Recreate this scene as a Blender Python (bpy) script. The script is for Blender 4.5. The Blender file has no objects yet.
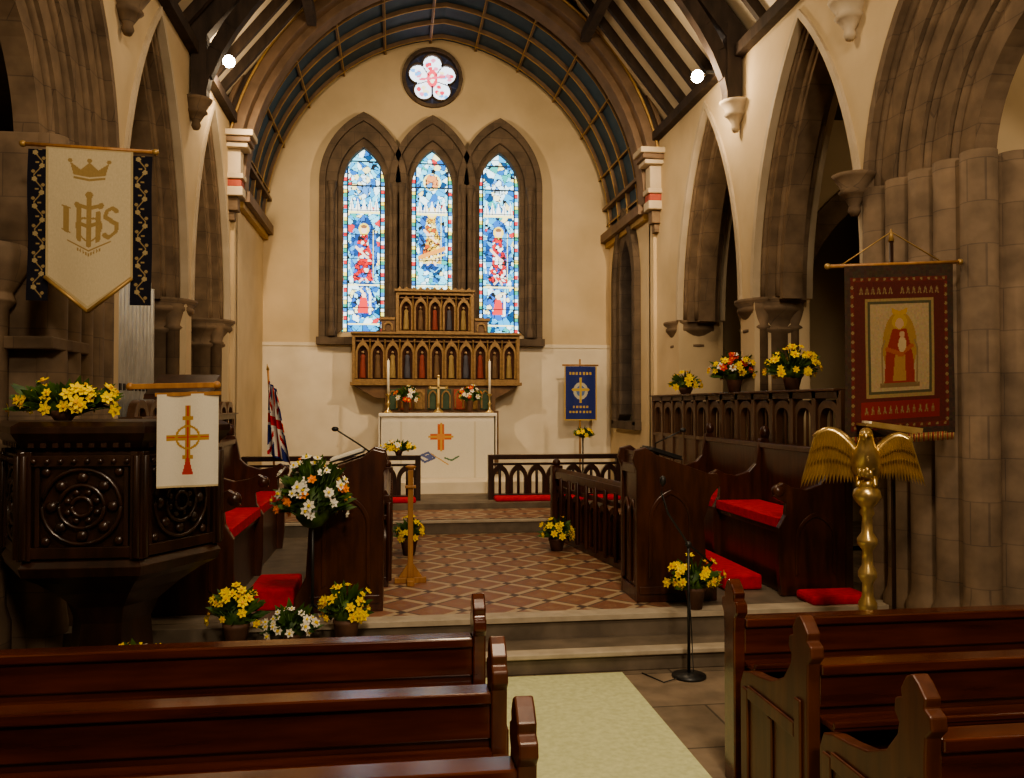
import bpy, math, random
import numpy as np
from mathutils import Matrix, Vector
R = random.Random(7)
pi = math.pi
# ---------------------------------------------------------------- materials
def nt(name):
    m = bpy.data.materials.new(name); m.use_nodes = True
    return m, m.node_tree.nodes, m.node_tree.links, m.node_tree.nodes['Principled BSDF']
def noisy(name, c1, c2, scale=4, rough=.7, metal=0, bump=.1, stretch=(1,1,1), coat=0, detail=6, spec=.5):
    m, n, l, p = nt(name)
    g = n.new('ShaderNodeNewGeometry'); mp = n.new('ShaderNodeMapping')
    mp.inputs['Scale'].default_value = stretch
    t = n.new('ShaderNodeTexNoise'); t.inputs['Scale'].default_value = scale; t.inputs['Detail'].default_value = detail
    r = n.new('ShaderNodeValToRGB'); r.color_ramp.elements[0].position = .32; r.color_ramp.elements[1].position = .68
    r.color_ramp.elements[0].color = (*c1, 1); r.color_ramp.elements[1].color = (*c2, 1)
    l.new(g.outputs['Position'], mp.inputs[0]); l.new(mp.outputs[0], t.inputs['Vector'])
    l.new(t.outputs['Fac'], r.inputs[0]); l.new(r.outputs[0], p.inputs['Base Color'])
    p.inputs['Roughness'].default_value = rough; p.inputs['Metallic'].default_value = metal
    p.inputs['Specular IOR Level'].default_value = spec
    p.inputs['Coat Weight'].default_value = coat; p.inputs['Coat Roughness'].default_value = .15
    if bump:
        b = n.new('ShaderNodeBump'); b.inputs['Strength'].default_value = bump; b.inputs['Distance'].default_value = .02
        l.new(t.outputs['Fac'], b.inputs['Height']); l.new(b.outputs[0], p.inputs['Normal'])
    return m
def stonemat(name, c1, c2, mort, bw=.55, rh=.28, flat=False, ms=.005):
    m, n, l, p = nt(name)
    g = n.new('ShaderNodeNewGeometry'); b = n.new('ShaderNodeTexBrick')
    if flat: l.new(g.outputs['Position'], b.inputs['Vector'])
    else:
        s = n.new('ShaderNodeSeparateXYZ'); a = n.new('ShaderNodeMath'); c = n.new('ShaderNodeCombineXYZ')
        l.new(g.outputs['Position'], s.inputs[0]); l.new(s.outputs[0], a.inputs[0]); l.new(s.outputs[1], a.inputs[1])
        l.new(a.outputs[0], c.inputs[0]); l.new(s.outputs[2], c.inputs[1]); l.new(c.outputs[0], b.inputs['Vector'])
    b.inputs['Color1'].default_value = (*c1, 1); b.inputs['Color2'].default_value = (*c2, 1); b.inputs['Mortar'].default_value = (*mort, 1)
    b.inputs['Scale'].default_value = 1; b.inputs['Mortar Size'].default_value = ms; b.inputs['Mortar Smooth'].default_value = .6; b.inputs['Brick Width'].default_value = bw; b.inputs['Row Height'].default_value = rh
    t = n.new('ShaderNodeTexNoise'); t.inputs['Scale'].default_value = 5; t.inputs['Detail'].default_value = 8
    l.new(g.outputs['Position'], t.inputs['Vector'])
    mx = n.new('ShaderNodeMix'); mx.data_type = 'RGBA'; mx.blend_type = 'MULTIPLY'; mx.inputs[0].default_value = .7
    r = n.new('ShaderNodeValToRGB'); r.color_ramp.elements[0].position = .3; r.color_ramp.elements[0].color = (.45, .42, .4, 1); r.color_ramp.elements[1].position = .7; r.color_ramp.elements[1].color = (1.2, 1.15, 1.1, 1)
    l.new(t.outputs['Fac'], r.inputs[0]); l.new(b.outputs['Color'], mx.inputs[6]); l.new(r.outputs[0], mx.inputs[7]); l.new(mx.outputs[2], p.inputs['Base Color'])
    p.inputs['Roughness'].default_value = .85
    bp = n.new('ShaderNodeBump'); bp.inputs['Strength'].default_value = .25; bp.inputs['Distance'].default_value = .02
    l.new(t.outputs['Fac'], bp.inputs['Height']); l.new(bp.outputs[0], p.inputs['Normal'])
    return m
def attrmat(name, emis=0, rough=.85, spec=.3):
    m, n, l, p = nt(name)
    a = n.new('ShaderNodeAttribute'); a.attribute_name = 'Col'
    t = n.new('ShaderNodeTexNoise'); t.inputs['Scale'].default_value = 60
    mx = n.new('ShaderNodeMix'); mx.data_type = 'RGBA'; mx.blend_type = 'MULTIPLY'; mx.inputs[0].default_value = .25
    l.new(a.outputs['Color'], mx.inputs[6]); l.new(t.outputs['Fac'], mx.inputs[7])
    if emis:
        p.inputs['Base Color'].default_value = (.02, .02, .02, 1)
        l.new(a.outputs['Color'], p.inputs['Emission Color']); p.inputs['Emission Strength'].default_value = emis
    else:
        l.new(mx.outputs[2], p.inputs['Base Color'])
    p.inputs['Roughness'].default_value = rough; p.inputs['Specular IOR Level'].default_value = spec
    return m
def emit(name, c, s):
    m, n, l, p = nt(name); p.inputs['Emission Color'].default_value = (*c, 1); p.inputs['Emission Strength'].default_value = s
    p.inputs['Base Color'].default_value = (*c, 1); return m
def tilemat(name, k=4.6):
    m, n, l, p = nt(name)
    g = n.new('ShaderNodeNewGeometry'); s = n.new('ShaderNodeSeparateXYZ'); l.new(g.outputs['Position'], s.inputs[0])
    def M(op, a, b=None):
        q = n.new('ShaderNodeMath'); q.operation = op
        for i, x in enumerate((a, b)):
            if x is None: continue
            if isinstance(x, (int, float)): q.inputs[i].default_value = x
            else: l.new(x, q.inputs[i])
        return q.outputs[0]
    a = M('MULTIPLY', M('ADD', s.outputs[0], s.outputs[1]), k*.5); b = M('MULTIPLY', M('SUBTRACT', s.outputs[0], s.outputs[1]), k*.5)
    fa = M('FRACT', a); fb = M('FRACT', b)
    ba = M('LESS_THAN', fa, .20); bb = M('LESS_THAN', fb, .20)
    both = M('MULTIPLY', ba, bb); anyb = M('MAXIMUM', ba, bb)
    ea = M('LESS_THAN', M('ABSOLUTE', M('SUBTRACT', fa, .20)), .025); eb = M('LESS_THAN', M('ABSOLUTE', M('SUBTRACT', fb, .20)), .025)
    joint = M('MAXIMUM', ea, eb)
    ia = M('LESS_THAN', M('ABSOLUTE', M('SUBTRACT', fa, .60)), .13); ib = M('LESS_THAN', M('ABSOLUTE', M('SUBTRACT', fb, .60)), .13)
    inn = M('MULTIPLY', ia, ib)
    t = n.new('ShaderNodeTexNoise'); t.inputs['Scale'].default_value = 3; l.new(g.outputs['Position'], t.inputs['Vector'])
    def mix(f, A, Bc):
        q = n.new('ShaderNodeMix'); q.data_type = 'RGBA'; l.new(f, q.inputs[0])
        for i, x in ((6, A), (7, Bc)):
            if isinstance(x, tuple): q.inputs[i].default_value = (*x, 1)
            else: l.new(x, q.inputs[i])
        return q.outputs[2]
    c = mix(t.outputs['Fac'], (.20, .088, .052), (.33, .165, .10))
    c = mix(inn, c, (.28, .15, .09))
    c = mix(anyb, c, (.44, .33, .21)); c = mix(both, c, (.08, .055, .05)); c = mix(joint, c, (.11, .072, .052))
    l.new(c, p.inputs['Base Color']); p.inputs['Roughness'].default_value = .42
    return m
CREAM = noisy('cream_plaster', (.52, .41, .26), (.66, .53, .35), 1.2, .9, bump=.05)
WHITE = noisy('white_plaster', (.66, .58, .45), (.78, .70, .56), 2, .85, bump=.03)
CORB = noisy('painted_corbel_stone', (.46, .38, .27), (.57, .48, .36), 3, .8)
STONE = stonemat('brown_sandstone', (.225, .163, .108), (.185, .134, .090), (.14, .102, .072))
STONED = stonemat('dark_sandstone', (.145, .108, .077), (.115, .086, .062), (.08, .06, .045), .4, .22)
STEPM = noisy('step_stone', (.12, .095, .07), (.20, .16, .12), 5, .6, bump=.1)
NOSE = noisy('step_nosing', (.38, .32, .24), (.50, .43, .33), 8, .6)
FLOORM = stonemat('stone_flags', (.27, .21, .15), (.22, .175, .125), (.10, .08, .06), .9, .6, True, .01)
TILE = tilemat('encaustic_tile')
CARPET = noisy('green_carpet', (.54, .57, .33), (.66, .69, .42), 30, .95, bump=.3, spec=.1)
DWOOD = noisy('dark_oak', (.018, .008, .005), (.046, .019, .011), 5, .34, bump=.08, stretch=(3, 3, .6), coat=.35)
PEW = noisy('pew_mahogany', (.050, .010, .004), (.12, .028, .010), 6, .24, bump=.06, stretch=(.35, 3, 3), coat=.7)
PEWE = noisy('pew_end_oak', (.07, .020, .009), (.13, .042, .019), 6, .42, bump=.06, stretch=(3, 3, .4), coat=.1)
STALL = noisy('stall_oak', (.036, .011, .006), (.085, .028, .014), 6, .33, bump=.07, stretch=(3, 3, .5), coat=.3)
SCRW = noisy('screen_oak', (.075, .037, .020), (.13, .065, .035), 6, .4, bump=.07, stretch=(3, 3, .5), coat=.2)
LOAK = noisy('light_oak', (.32, .15, .05), (.45, .23, .08), 8, .45, stretch=(4, 4, .5))
ROOFW = noisy('roof_timber', (.028, .018, .013), (.065, .042, .03), 5, .7, stretch=(2, 2, .6))
RIB = noisy('painted_rib', (.14, .09, .055), (.21, .135, .085), 5, .6)
GOLD = noisy('gilding', (.38, .24, .09), (.50, .33, .13), 15, .45, metal=.4)
BRASS = noisy('polished_brass', (.62, .45, .19), (.78, .60, .30), 12, .28, metal=.8, bump=.1)
VBLUE = noisy('vault_blue', (.022, .048, .075), (.042, .082, .12), 3, .6)
RED = noisy('red_cushion', (.44, .008, .028), (.60, .022, .045), 20, .85, bump=.15)
REDP = noisy('red_paint', (.3, .05, .035), (.4, .08, .05), 9, .6)
WCLOTH = noisy('white_linen', (.70, .66, .56), (.82, .77, .68), 12, .9)
BLACK = noisy('black_metal', (.012, .012, .013), (.03, .03, .03), 9, .4, bump=0)
PIPE = noisy('organ_metal', (.50, .51, .50), (.64, .65, .63), 6, .4, metal=.5)
YEL = noisy('daffodil_yellow', (.90, .62, .0), (.97, .76, .01), 30, .6)
YELO = noisy('daffodil_trumpet', (.88, .44, .0), (.95, .54, .0), 30, .6)
WPET = noisy('white_petal', (.78, .76, .66), (.92, .9, .82), 30, .6)
ORPET = noisy('orange_petal', (.85, .22, .02), (.95, .33, .04), 30, .6)
REDPET = noisy('red_petal', (.6, .03, .02), (.75, .08, .05), 30, .6)
LEAF = noisy('green_leaf', (.02, .06, .010), (.08, .15, .025), 14, .55)
POT = noisy('clay_pot', (.08, .04, .025), (.14, .07, .045), 9, .7)
CANDLE = noisy('candle_wax', (.82, .78, .66), (.9, .86, .74), 9, .5)
LAMP = emit('lamp_glow', (1, .93, .78), 60)
CLOTHA = attrmat('embroidered_cloth'); GLASSA = attrmat('stained_glass', 2.5)
GLASSD = attrmat('dim_glass', .35)
# ---------------------------------------------------------------- builder
class B:
    def __init__(s): s.v = []; s.f = []; s.mi = []; s.sm = []; s.mats = []; s.T = Matrix.Identity(4)
    def add(s, vs, fs, m, smooth=False):
        o = len(s.v); T = s.T
        s.v += [tuple(T @ Vector(p)) for p in vs]
        if m not in s.mats: s.mats.append(m)
        k = s.mats.index(m)
        for f in fs: s.f.append(tuple(o+i for i in f)); s.mi.append(k); s.sm.append(smooth)
    def box(s, x0, x1, y0, y1, z0, z1, m):
        s.add([(x0,y0,z0),(x1,y0,z0),(x1,y1,z0),(x0,y1,z0),(x0,y0,z1),(x1,y0,z1),(x1,y1,z1),(x0,y1,z1)],
              [(0,3,2,1),(4,5,6,7),(0,1,5,4),(1,2,6,5),(2,3,7,6),(3,0,4,7)], m)
    def P(s, ax, p, q, w):
        return (w, p, q) if ax == 'x' else ((p, w, q) if ax == 'y' else (p, q, w))
    def prism(s, pts, ax, lo, hi, m):
        n = len(pts)
        vs = [s.P(ax, p, q, lo) for p, q in pts] + [s.P(ax, p, q, hi) for p, q in pts]
        s.add(vs, [tuple(range(n))[::-1], tuple(range(n, 2*n))] + [(i, (i+1) % n, n+(i+1) % n, n+i) for i in range(n)], m)
    def ring(s, A, Bp, ax, lo, hi, m, closed=False):
        n = len(A); vs = []
        for pth in (A, Bp):
            for w in (lo, hi): vs += [s.P(ax, p, q, w) for p, q in pth]
        fs = []
        rng = range(n) if closed else range(n-1)
        for i in rng:
            j = (i+1) % n
            fs += [(i, j, 2*n+j, 2*n+i), (n+i, n+j, 3*n+j, 3*n+i), (i, j, n+j, n+i), (2*n+i, 2*n+j, 3*n+j, 3*n+i)]
        if not closed: fs += [(0, n, 3*n, 2*n), (n-1, 2*n-1, 4*n-1, 3*n-1)]
        s.add(vs, fs, m)
    def lathe(s, prof, cx, cy, m, seg=20, smooth=True, rot=0, ry=1):
        vs = []; fs = []
        for r, z in prof:
            for k in range(seg):
                a = rot+2*pi*k/seg; vs.append((cx+r*math.cos(a), cy+ry*r*math.sin(a), z))
        for i in range(len(prof)-1):
            for k in range(seg):
                j = (k+1) % seg; fs.append((i*seg+k, i*seg+j, (i+1)*seg+j, (i+1)*seg+k))
        fs.append(tuple(range(seg))[::-1]); fs.append(tuple((len(prof)-1)*seg+k for k in range(seg)))
        s.add(vs, fs, m, smooth)
    def tube(s, pts, r, m, seg=8, flat=1.0):
        pts = [Vector(p) for p in pts]; n = len(pts); rs = r if isinstance(r, (list, tuple)) else [r]*n
        vs = []; fs = []; up = Vector((0, 0, 1))
        for i, p in enumerate(pts):
            d = (pts[min(i+1, n-1)]-pts[max(i-1, 0)]).normalized()
            a = d.cross(up)
            if a.length < .05: a = d.cross(Vector((0, 1, 0)))
            a.normalize(); b = d.cross(a).normalized()
            for k in range(seg):
                t = 2*pi*k/seg; vs.append(tuple(p+(a*math.cos(t)+b*math.sin(t)*flat)*rs[i]))
        for i in range(n-1):
            for k in range(seg):
                j = (k+1) % seg; fs.append((i*seg+k, i*seg+j, (i+1)*seg+j, (i+1)*seg+k))
        fs.append(tuple(range(seg))[::-1]); fs.append(tuple((n-1)*seg+k for k in range(seg)))
        s.add(vs, fs, m, True)
    def sph(s, c, r, m, sx=1, sy=1, sz=1, seg=12, rg=8):
        vs = []; fs = []
        for i in range(rg+1):
            th = pi*i/rg; rr = max(math.sin(th), .001)
            for k in range(seg):
                a = 2*pi*k/seg; vs.append((c[0]+r*sx*rr*math.cos(a), c[1]+r*sy*rr*math.sin(a), c[2]+r*sz*math.cos(th)))
        for i in range(rg):
            for k in range(seg):
                j = (k+1) % seg; fs.append((i*seg+k, i*seg+j, (i+1)*seg+j, (i+1)*seg+k))
        s.add(vs, fs, m, True)
    def bar(s, p, q, w, h, m):
        p = Vector(p); q = Vector(q); d = (q-p); d.normalize()
        up = Vector((0, 0, 1)) if abs(d.z) < .95 else Vector((0, 1, 0))
        a = d.cross(up).normalized(); b = a.cross(d).normalized()
        vs = []
        for e in (p, q):
            for u, v in ((-1, -1), (1, -1), (1, 1), (-1, 1)): vs.append(tuple(e+a*u*w/2+b*v*h/2))
        s.add(vs, [(3,2,1,0),(4,5,6,7),(0,1,5,4),(1,2,6,5),(2,3,7,6),(3,0,4,7)], m)
    def build(s, name, bevel=0, parent=None, recalc=True):
        vs = np.array(s.v); c = (vs.min(0)+vs.max(0))/2; c[2] = vs[:, 2].min()
        me = bpy.data.meshes.new(name)
        me.from_pydata((vs-c).tolist(), [], s.f)
        for m in s.mats: me.materials.append(m)
        me.polygons.foreach_set('material_index', s.mi); me.polygons.foreach_set('use_smooth', s.sm)
        if recalc:
            import bmesh
            bm = bmesh.new(); bm.from_mesh(me); bmesh.ops.recalc_face_normals(bm, faces=bm.faces); bm.to_mesh(me); bm.free()
        o = bpy.data.objects.new(name, me); bpy.context.collection.objects.link(o)
        o.location = c
        if bevel:
            bv = o.modifiers.new('bevel', 'BEVEL'); bv.width = bevel; bv.segments = 2; bv.limit_method = 'ANGLE'; bv.angle_limit = .9
        if parent:
            o.parent = parent; o.matrix_parent_inverse = parent.matrix_world.inverted()
        return o
def empty(name, loc):
    o = bpy.data.objects.new(name, None); o.location = loc; o.empty_display_size = .1
    bpy.context.collection.objects.link(o); bpy.context.view_layer.update(); return o
def archh(dx, a, h):
    Rr = (a*a+h*h)/(2*a); return math.sqrt(max(0, Rr*Rr-(abs(dx)+Rr-a)**2))
def apath(c, zs, a, h, zb=None, n=14):
    Rr = (a*a+h*h)/(2*a); te = math.acos(max(-1, min(1, (Rr-a)/Rr)))
    if h > 0 and Rr < a: te = math.pi/2
    rt = [(-(Rr-a)+Rr*math.cos(te*i/n), Rr*math.sin(te*i/n)) for i in range(n+1)]
    pts = [(c-x, zs+z) for x, z in rt]+[(c+x, zs+z) for x, z in rt[::-1][1:]]
    if zb is not None: pts = [(c-a, zb)]+pts+[(c+a, zb)]
    return pts
def samples(lo, hi, holes, extra=()):
    S = {lo, hi, *extra}
    for h in holes:
        for k in range(25): S.add(h[0]+(h[1]-h[0])*(1-math.cos(pi*k/24))/2)
    S = sorted(S); out = [S[0]]
    for x in S[1:]:
        if x-out[-1] > 1e-5: out.append(x)
    return out
def holed(b, ax, lo_s, hi_s, zb, zt, holes, lo, hi, m, extra=()):
    S = samples(lo_s, hi_s, holes, extra)
    for i in range(len(S)-1):
        x0, x1 = S[i], S[i+1]; xm = (x0+x1)/2
        hs = sorted([h for h in holes if h[0] < xm < h[1]], key=lambda h: h[2](xm))
        e0 = [zb]; e1 = [zb]
        for h in hs: e0 += [h[2](x0), h[3](x0)]; e1 += [h[2](x1), h[3](x1)]
        e0.append(zt(x0)); e1.append(zt(x1))
        for k in range(0, len(e0), 2):
            if e0[k+1]-e0[k] < 1e-4 and e1[k+1]-e1[k] < 1e-4: continue
            for w in (lo, hi):
                b.add([b.P(ax, x0, e0[k], w), b.P(ax, x1, e1[k], w), b.P(ax, x1, e1[k+1], w), b.P(ax, x0, e0[k+1], w)], [(0,1,2,3)], m)
        for h in hs:
            for fn in (h[2], h[3]):
                b.add([b.P(ax, x0, fn(x0), lo), b.P(ax, x1, fn(x1), lo), b.P(ax, x1, fn(x1), hi), b.P(ax, x0, fn(x0), hi)], [(0,1,2,3)], m)
    for h in holes:
        for e in (h[0], h[1]):
            if h[3](e)-h[2](e) > 1e-3:
                b.add([b.P(ax, e, h[2](e), lo), b.P(ax, e, h[3](e), lo), b.P(ax, e, h[3](e), hi), b.P(ax, e, h[2](e), hi)], [(0,1,2,3)], m)
    for e in (lo_s, hi_s):
        b.add([b.P(ax, e, zb, lo), b.P(ax, e, zt(e), lo), b.P(ax, e, zt(e), hi), b.P(ax, e, zb, hi)], [(0,1,2,3)], m)
    b.add([b.P(ax, lo_s, zt(lo_s), lo), b.P(ax, lo_s, zt(lo_s), hi), b.P(ax, hi_s, zt(hi_s), hi), b.P(ax, hi_s, zt(hi_s), lo)], [(0,1,2,3)], m) if not extra else None
def pointed(c, a, zb, zs, h):
    return (c-a, c+a, lambda x: zb, lambda x: zs+archh(x-c, a, h))
# ---------------------------------------------------------------- painted canvas
class Canvas:
    def __init__(s, nx, ny, w, h, bg):
        s.nx, s.ny, s.w, s.h = nx, ny, w, h
        s.c = np.zeros((ny, nx, 3)); s.c[:] = bg
        s.X, s.Y = np.meshgrid((np.arange(nx)+.5)/nx*w-w/2, (np.arange(ny)+.5)/ny*h)
    def put(s, m, col): s.c[m] = col
    def rect(s, x0, x1, y0, y1, c): s.put((s.X > x0) & (s.X < x1) & (s.Y > y0) & (s.Y < y1), c)
    def ell(s, x, y, rx, ry, c): s.put(((s.X-x)/rx)**2+((s.Y-y)/ry)**2 < 1, c)
    def annul(s, x, y, r, t, c):
        d = np.hypot(s.X-x, s.Y-y); s.put(abs(d-r) < t, c)
    def line(s, p, q, t, c):
        dx, dy = q[0]-p[0], q[1]-p[1]; L = dx*dx+dy*dy+1e-9
        k = np.clip(((s.X-p[0])*dx+(s.Y-p[1])*dy)/L, 0, 1)
        s.put(np.hypot(s.X-p[0]-k*dx, s.Y-p[1]-k*dy) < t/2, c)
    def lines(s, pts, t, c):
        for i in range(len(pts)-1): s.line(pts[i], pts[i+1], t, c)
    def poly(s, pts, c):
        ins = np.zeros(s.X.shape, bool); n = len(pts)
        for i in range(n):
            x0, y0 = pts[i]; x1, y1 = pts[(i+1) % n]
            if y0 == y1: continue
            cond = ((y0 > s.Y) != (y1 > s.Y)) & (s.X < (x1-x0)*(s.Y-y0)/(y1-y0)+x0)
            ins ^= cond
        s.put(ins, c)
    def noise(s, cell, amt, rs):
        ny = int(s.h/cell)+2; nx = int(s.w/cell)+2
        t = rs.rand(ny, nx, 3)*.6+rs.rand(ny, nx, 1)*.4
        iy = (s.Y/cell).astype(int); ix = ((s.X+s.w/2)/cell).astype(int)
        s.c = s.c*(1-amt+2*amt*t[iy, ix])
    def voron(s, n, pal, probs, rs, lead=None, lw=.004, mask=None):
        px = (rs.rand(n)-.5)*s.w; py = rs.rand(n)*s.h
        d = (s.X[..., None]-px)**2+(s.Y[..., None]-py)**2
        o = np.sort(d, -1); i = d.argmin(-1)
        cols = np.array(pal)[rs.choice(len(pal), n, p=probs)]
        res = cols[i]
        if lead is not None: res[np.sqrt(o[..., 1])-np.sqrt(o[..., 0]) < lw] = lead
        if mask is None: s.c = res
        else: s.c[mask] = res[mask]
def panel(name, cv, mat, place, parent=None):
    nx, ny = cv.nx, cv.ny
    vs = [place(i/nx*cv.w-cv.w/2, j/ny*cv.h) for j in range(ny+1) for i in range(nx+1)]
    fs = [(j*(nx+1)+i, j*(nx+1)+i+1, (j+1)*(nx+1)+i+1, (j+1)*(nx+1)+i) for j in range(ny) for i in range(nx)]
    me = bpy.data.meshes.new(name)
    v = np.array(vs); c = (v.min(0)+v.max(0))/2
    me.from_pydata((v-c).tolist(), [], fs); me.materials.append(mat)
    at = me.color_attributes.new('Col', 'FLOAT_COLOR', 'CORNER')
    col = np.ones((ny*nx, 4, 4), np.float32); col[:, :, :3] = cv.c.reshape(-1, 1, 3)
    at.data.foreach_set('color', col.ravel())
    o = bpy.data.objects.new(name, me); o.location = c; bpy.context.collection.objects.link(o)
    if parent: o.parent = parent; o.matrix_parent_inverse = parent.matrix_world.inverted()
    return o
# ================================================================= SHELL
CX = .75
b = B(); b.box(-5.6, 7.6, -5, 14.3, -.15, 0, FLOORM); b.build('floor')
b = B(); b.box(-2.15, 3.65, 5.84, 11.7, 0.0, .28, STEPM)
b.box(-2.1, 3.6, 11.7, 14.0, 0, .28, STEPM)
b.box(-.35, 2.0, 5.98, 9.68, .28, .284, TILE)
b.box(-2.1, -.35, 5.98, 9.68, .28, .284, STEPM); b.box(-1.1, 3.64, 5.815, 5.98, .25, .287, NOSE)
b.build('chancel_floor', .006)
b = B(); b.box(-1.1, 3.64, 5.47, 5.84, 0, .135, STEPM); b.box(-1.1, 3.64, 5.44, 5.56, .105, .14, NOSE); b.build('chancel_step', .008)
b = B(); b.box(-2.0, 3.42, 9.7, 11.7, .28, .43, STEPM); b.box(-2.1, 3.6, 11.7, 14, .28, .43, STEPM); b.box(-2.0, 3.42, 9.68, 9.76, .41, .435, NOSE); b.box(-1.9, 3.4, 9.85, 10.75, .43, .434, TILE)
b.box(-2.0, 3.42, 10.8, 11.7, .43, .5, STEPM); b.box(-2.1, 3.6, 11.7, 14, .43, .5, STEPM); b.box(-.8, 2.3, 12.0, 14, .5, .66, WHITE); b.build('sanctuary_steps', .006)
b = B(); b.box(.42, 1.47, -2, 5.42, 0, .012, CARPET); b.build('carpet_runner')
# east wall
WX = [-.51, .60, 1.71]; GZ0, GZS, GA, GH = 2.98, 5.34, .33, .6
holes = [pointed(x, .36, GZ0-.05, GZS, .64) for x in WX]
rz, rr_ = 7.15, .47
holes.append((.6-rr_, .6+rr_, lambda x: rz-math.sqrt(max(0, rr_**2-(x-.6)**2)), lambda x: rz+math.sqrt(max(0, rr_**2-(x-.6)**2))))
b = B(); holed(b, 'y', -2.4, 3.9, 0, lambda x: 8.3, holes, 14.0, 14.3, CREAM)
b.build('wall_east')
b = B(); b.box(-2.1, 3.6, 13.955, 14.0, 2.70, 2.76, WHITE); b.box(-2.1, 3.6, 13.97, 14.0, .5, 2.70, WHITE); b.build('trim_east_dado', .005)
b = B()
for i, x in enumerate(WX):
    b.ring(apath(x, GZS, .33, .6, GZ0), apath(x, GZS, .44, .76, GZ0-.1), 'y', 13.93, 14.12, STONED)
    b.ring(apath(x, GZS, .42, .74, 2.80), apath(x, GZS, .60, 1.0, 2.80), 'y', 13.86, 14.05, STONED)
    b.ring(apath(x, GZS, .60, 1.0, 2.80), apath(x, GZS, .70, 1.14, 2.80), 'y', 13.81, 14.0, STONED)
    for sx in (-.5, .5):
        b.lathe([(.07, 2.85), (.07, 2.95), (.045, 3.0), (.045, 5.15), (.075, 5.27), (.075, 5.34)], x+sx, 13.82, STONED, 10)
b.box(-1.25, 2.45, 13.80, 14.0, 2.72, 2.84, STONED)
for xx in (.045, 1.155): b.prism([(xx-.15, 5.3), (xx+.15, 5.3), (xx+.12, 5.62), (xx, 5.86), (xx-.12, 5.62)], 'y', 13.87, 14.0, STONED)
cir = lambda r, n=32, cx=.6, cz=rz: [(cx+r*math.cos(2*pi*k/n), cz+r*math.sin(2*pi*k/n)) for k in range(n)]
b.ring(cir(.44), cir(.50), 'y', 13.94, 14.1, STONED, True)
b.build('trim_east_window_surround', .006)
rs = np.random.RandomState(3)
LEAD = (.01, .015, .02)
def stained(idx):
    w, h = .70, 3.0
    cv = Canvas(58, 248, w, h, (.42, .72, .86))
    pal = [(.22, .70, .88), (.70, .95, .98), (.05, .40, .72), (.02, .16, .48), (.92, .82, .38), (.01, .06, .16), (.06, .42, .36), (.65, .05, .05)]
    cv.voron(340, pal, [.28, .20, .18, .11, .07, .07, .05, .04], rs, LEAD, .005)
    def deep(mask_fn, pal2, n, pr):
        cv.voron(n, pal2, pr, rs, LEAD, .006, mask_fn(cv))
    ell = lambda x, y, rx, ry: (lambda c: ((c.X-x)/rx)**2+((c.Y-y)/ry)**2 < 1)
    y0 = .85 if idx != 1 else 1.15
    if idx == 0: P1 = [(.70, .03, .03), (.50, .02, .02), (.05, .12, .5), (.8, .7, .6)]
    elif idx == 1: P1 = [(.7, .42, .04), (.85, .72, .25), (.5, .10, .02), (.9, .88, .8)]
    else: P1 = [(.70, .04, .03), (.92, .9, .85), (.5, .02, .03), (.04, .08, .35)]
    deep(ell(0, y0+.45, .22, .60), [(.03, .16, .5), (.01, .06, .22), (.08, .36, .7)], 330, [.4, .3, .3])
    def robe(c):
        t = (c.Y-y0)/.75
        return (t > 0) & (t < 1) & (abs(c.X+.02*np.sin(t*9)) < .16-.09*t)
    deep(robe, P1, 900, [.4, .25, .2, .15])
    cv.line((-.13, y0+.55), (.07, y0+.36), .04, (.85, .62, .45)); cv.line((.15, y0+.05), (.15, y0+.82), .018, (.9, .75, .2))
    cv.ell(0, y0+.84, .085, .10, (.95, .70, .10)); cv.ell(0, y0+.83, .05, .065, (.85, .6, .42)); cv.ell(0, y0+.885, .05, .03, (.25, .12, .05))
    cv.line((-.07, y0-.02), (-.02, y0+.03), .03, (.8, .6, .45)); cv.line((.06, y0-.02), (.03, y0+.03), .03, (.8, .6, .45))
    deep(ell(0, .48, .20, .26), [(.03, .14, .5), (.4, .75, .9), (.01, .06, .25), (.9, .82, .5)], 420, [.4, .25, .2, .15])
    if idx == 1:
        cv.annul(0, .5, .15, .02, (.9, .92, .85)); cv.ell(0, .5, .07, .12, (.9, .9, .85)); cv.annul(0, 2.5, .13, .015, (.95, .85, .3)); deep(ell(0, 2.5, .11, .14), [(.75, .3, .1), (.9, .8, .4), (.1, .3, .6)], 500, [.3, .4, .3])
        cv.line((-.2, 1.25), (.2, 1.4), .07, (.7, .3, .06)); cv.line((-.2, 1.18), (.2, 1.3), .03, (.9, .7, .2))
    else:
        cv.poly([(-.10, .32), (.08, .32), (.05, .56), (-.05, .58)], (.7, .06, .05)); cv.ell(0, .61, .035, .045, (.9, .65, .45)); cv.line((.1, .3), (.1, .65), .03, (.9, .85, .75))
        deep(ell(0, 2.4, .12, .2), [(.1, .3, .65), (.9, .85, .5), (.7, .9, .95)], 500, [.4, .3, .3])
    for k in range(5):
        cv.poly([(-.25+.1*k, 1.98), (-.15+.1*k, 1.98), (-.20+.1*k, 2.2)], (.95, .95, .85)); cv.line((-.20+.1*k, 1.98), (-.2+.1*k, 2.12), .012, (.2, .3, .3))
    cv.rect(-.26, .26, 1.95, 1.98, (.95, .85, .35)); cv.rect(-.26, .26, .76, .79, (.95, .85, .4)); cv.rect(-.26, .26, .12, .15, (.95, .85, .4))
    k = 0; y = 0
    pal = [(.95, .78, .10), (.04, .22, .6), (.7, .04, .04), (.9, .97, .95), (.04, .35, .2), (.8, .95, .95), (.03, .38, .6)]
    while y < h:
        for sx in (-1, 1):
            cv.rect(min(sx*.265, sx*.33), max(sx*.265, sx*.33), y+.008, y+.065, pal[(k*3+(sx > 0)*2) % 7])
            cv.rect(min(sx*.265, sx*.33), max(sx*.265, sx*.33), y, y+.008, LEAD)
        y += .065; k += 1
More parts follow.
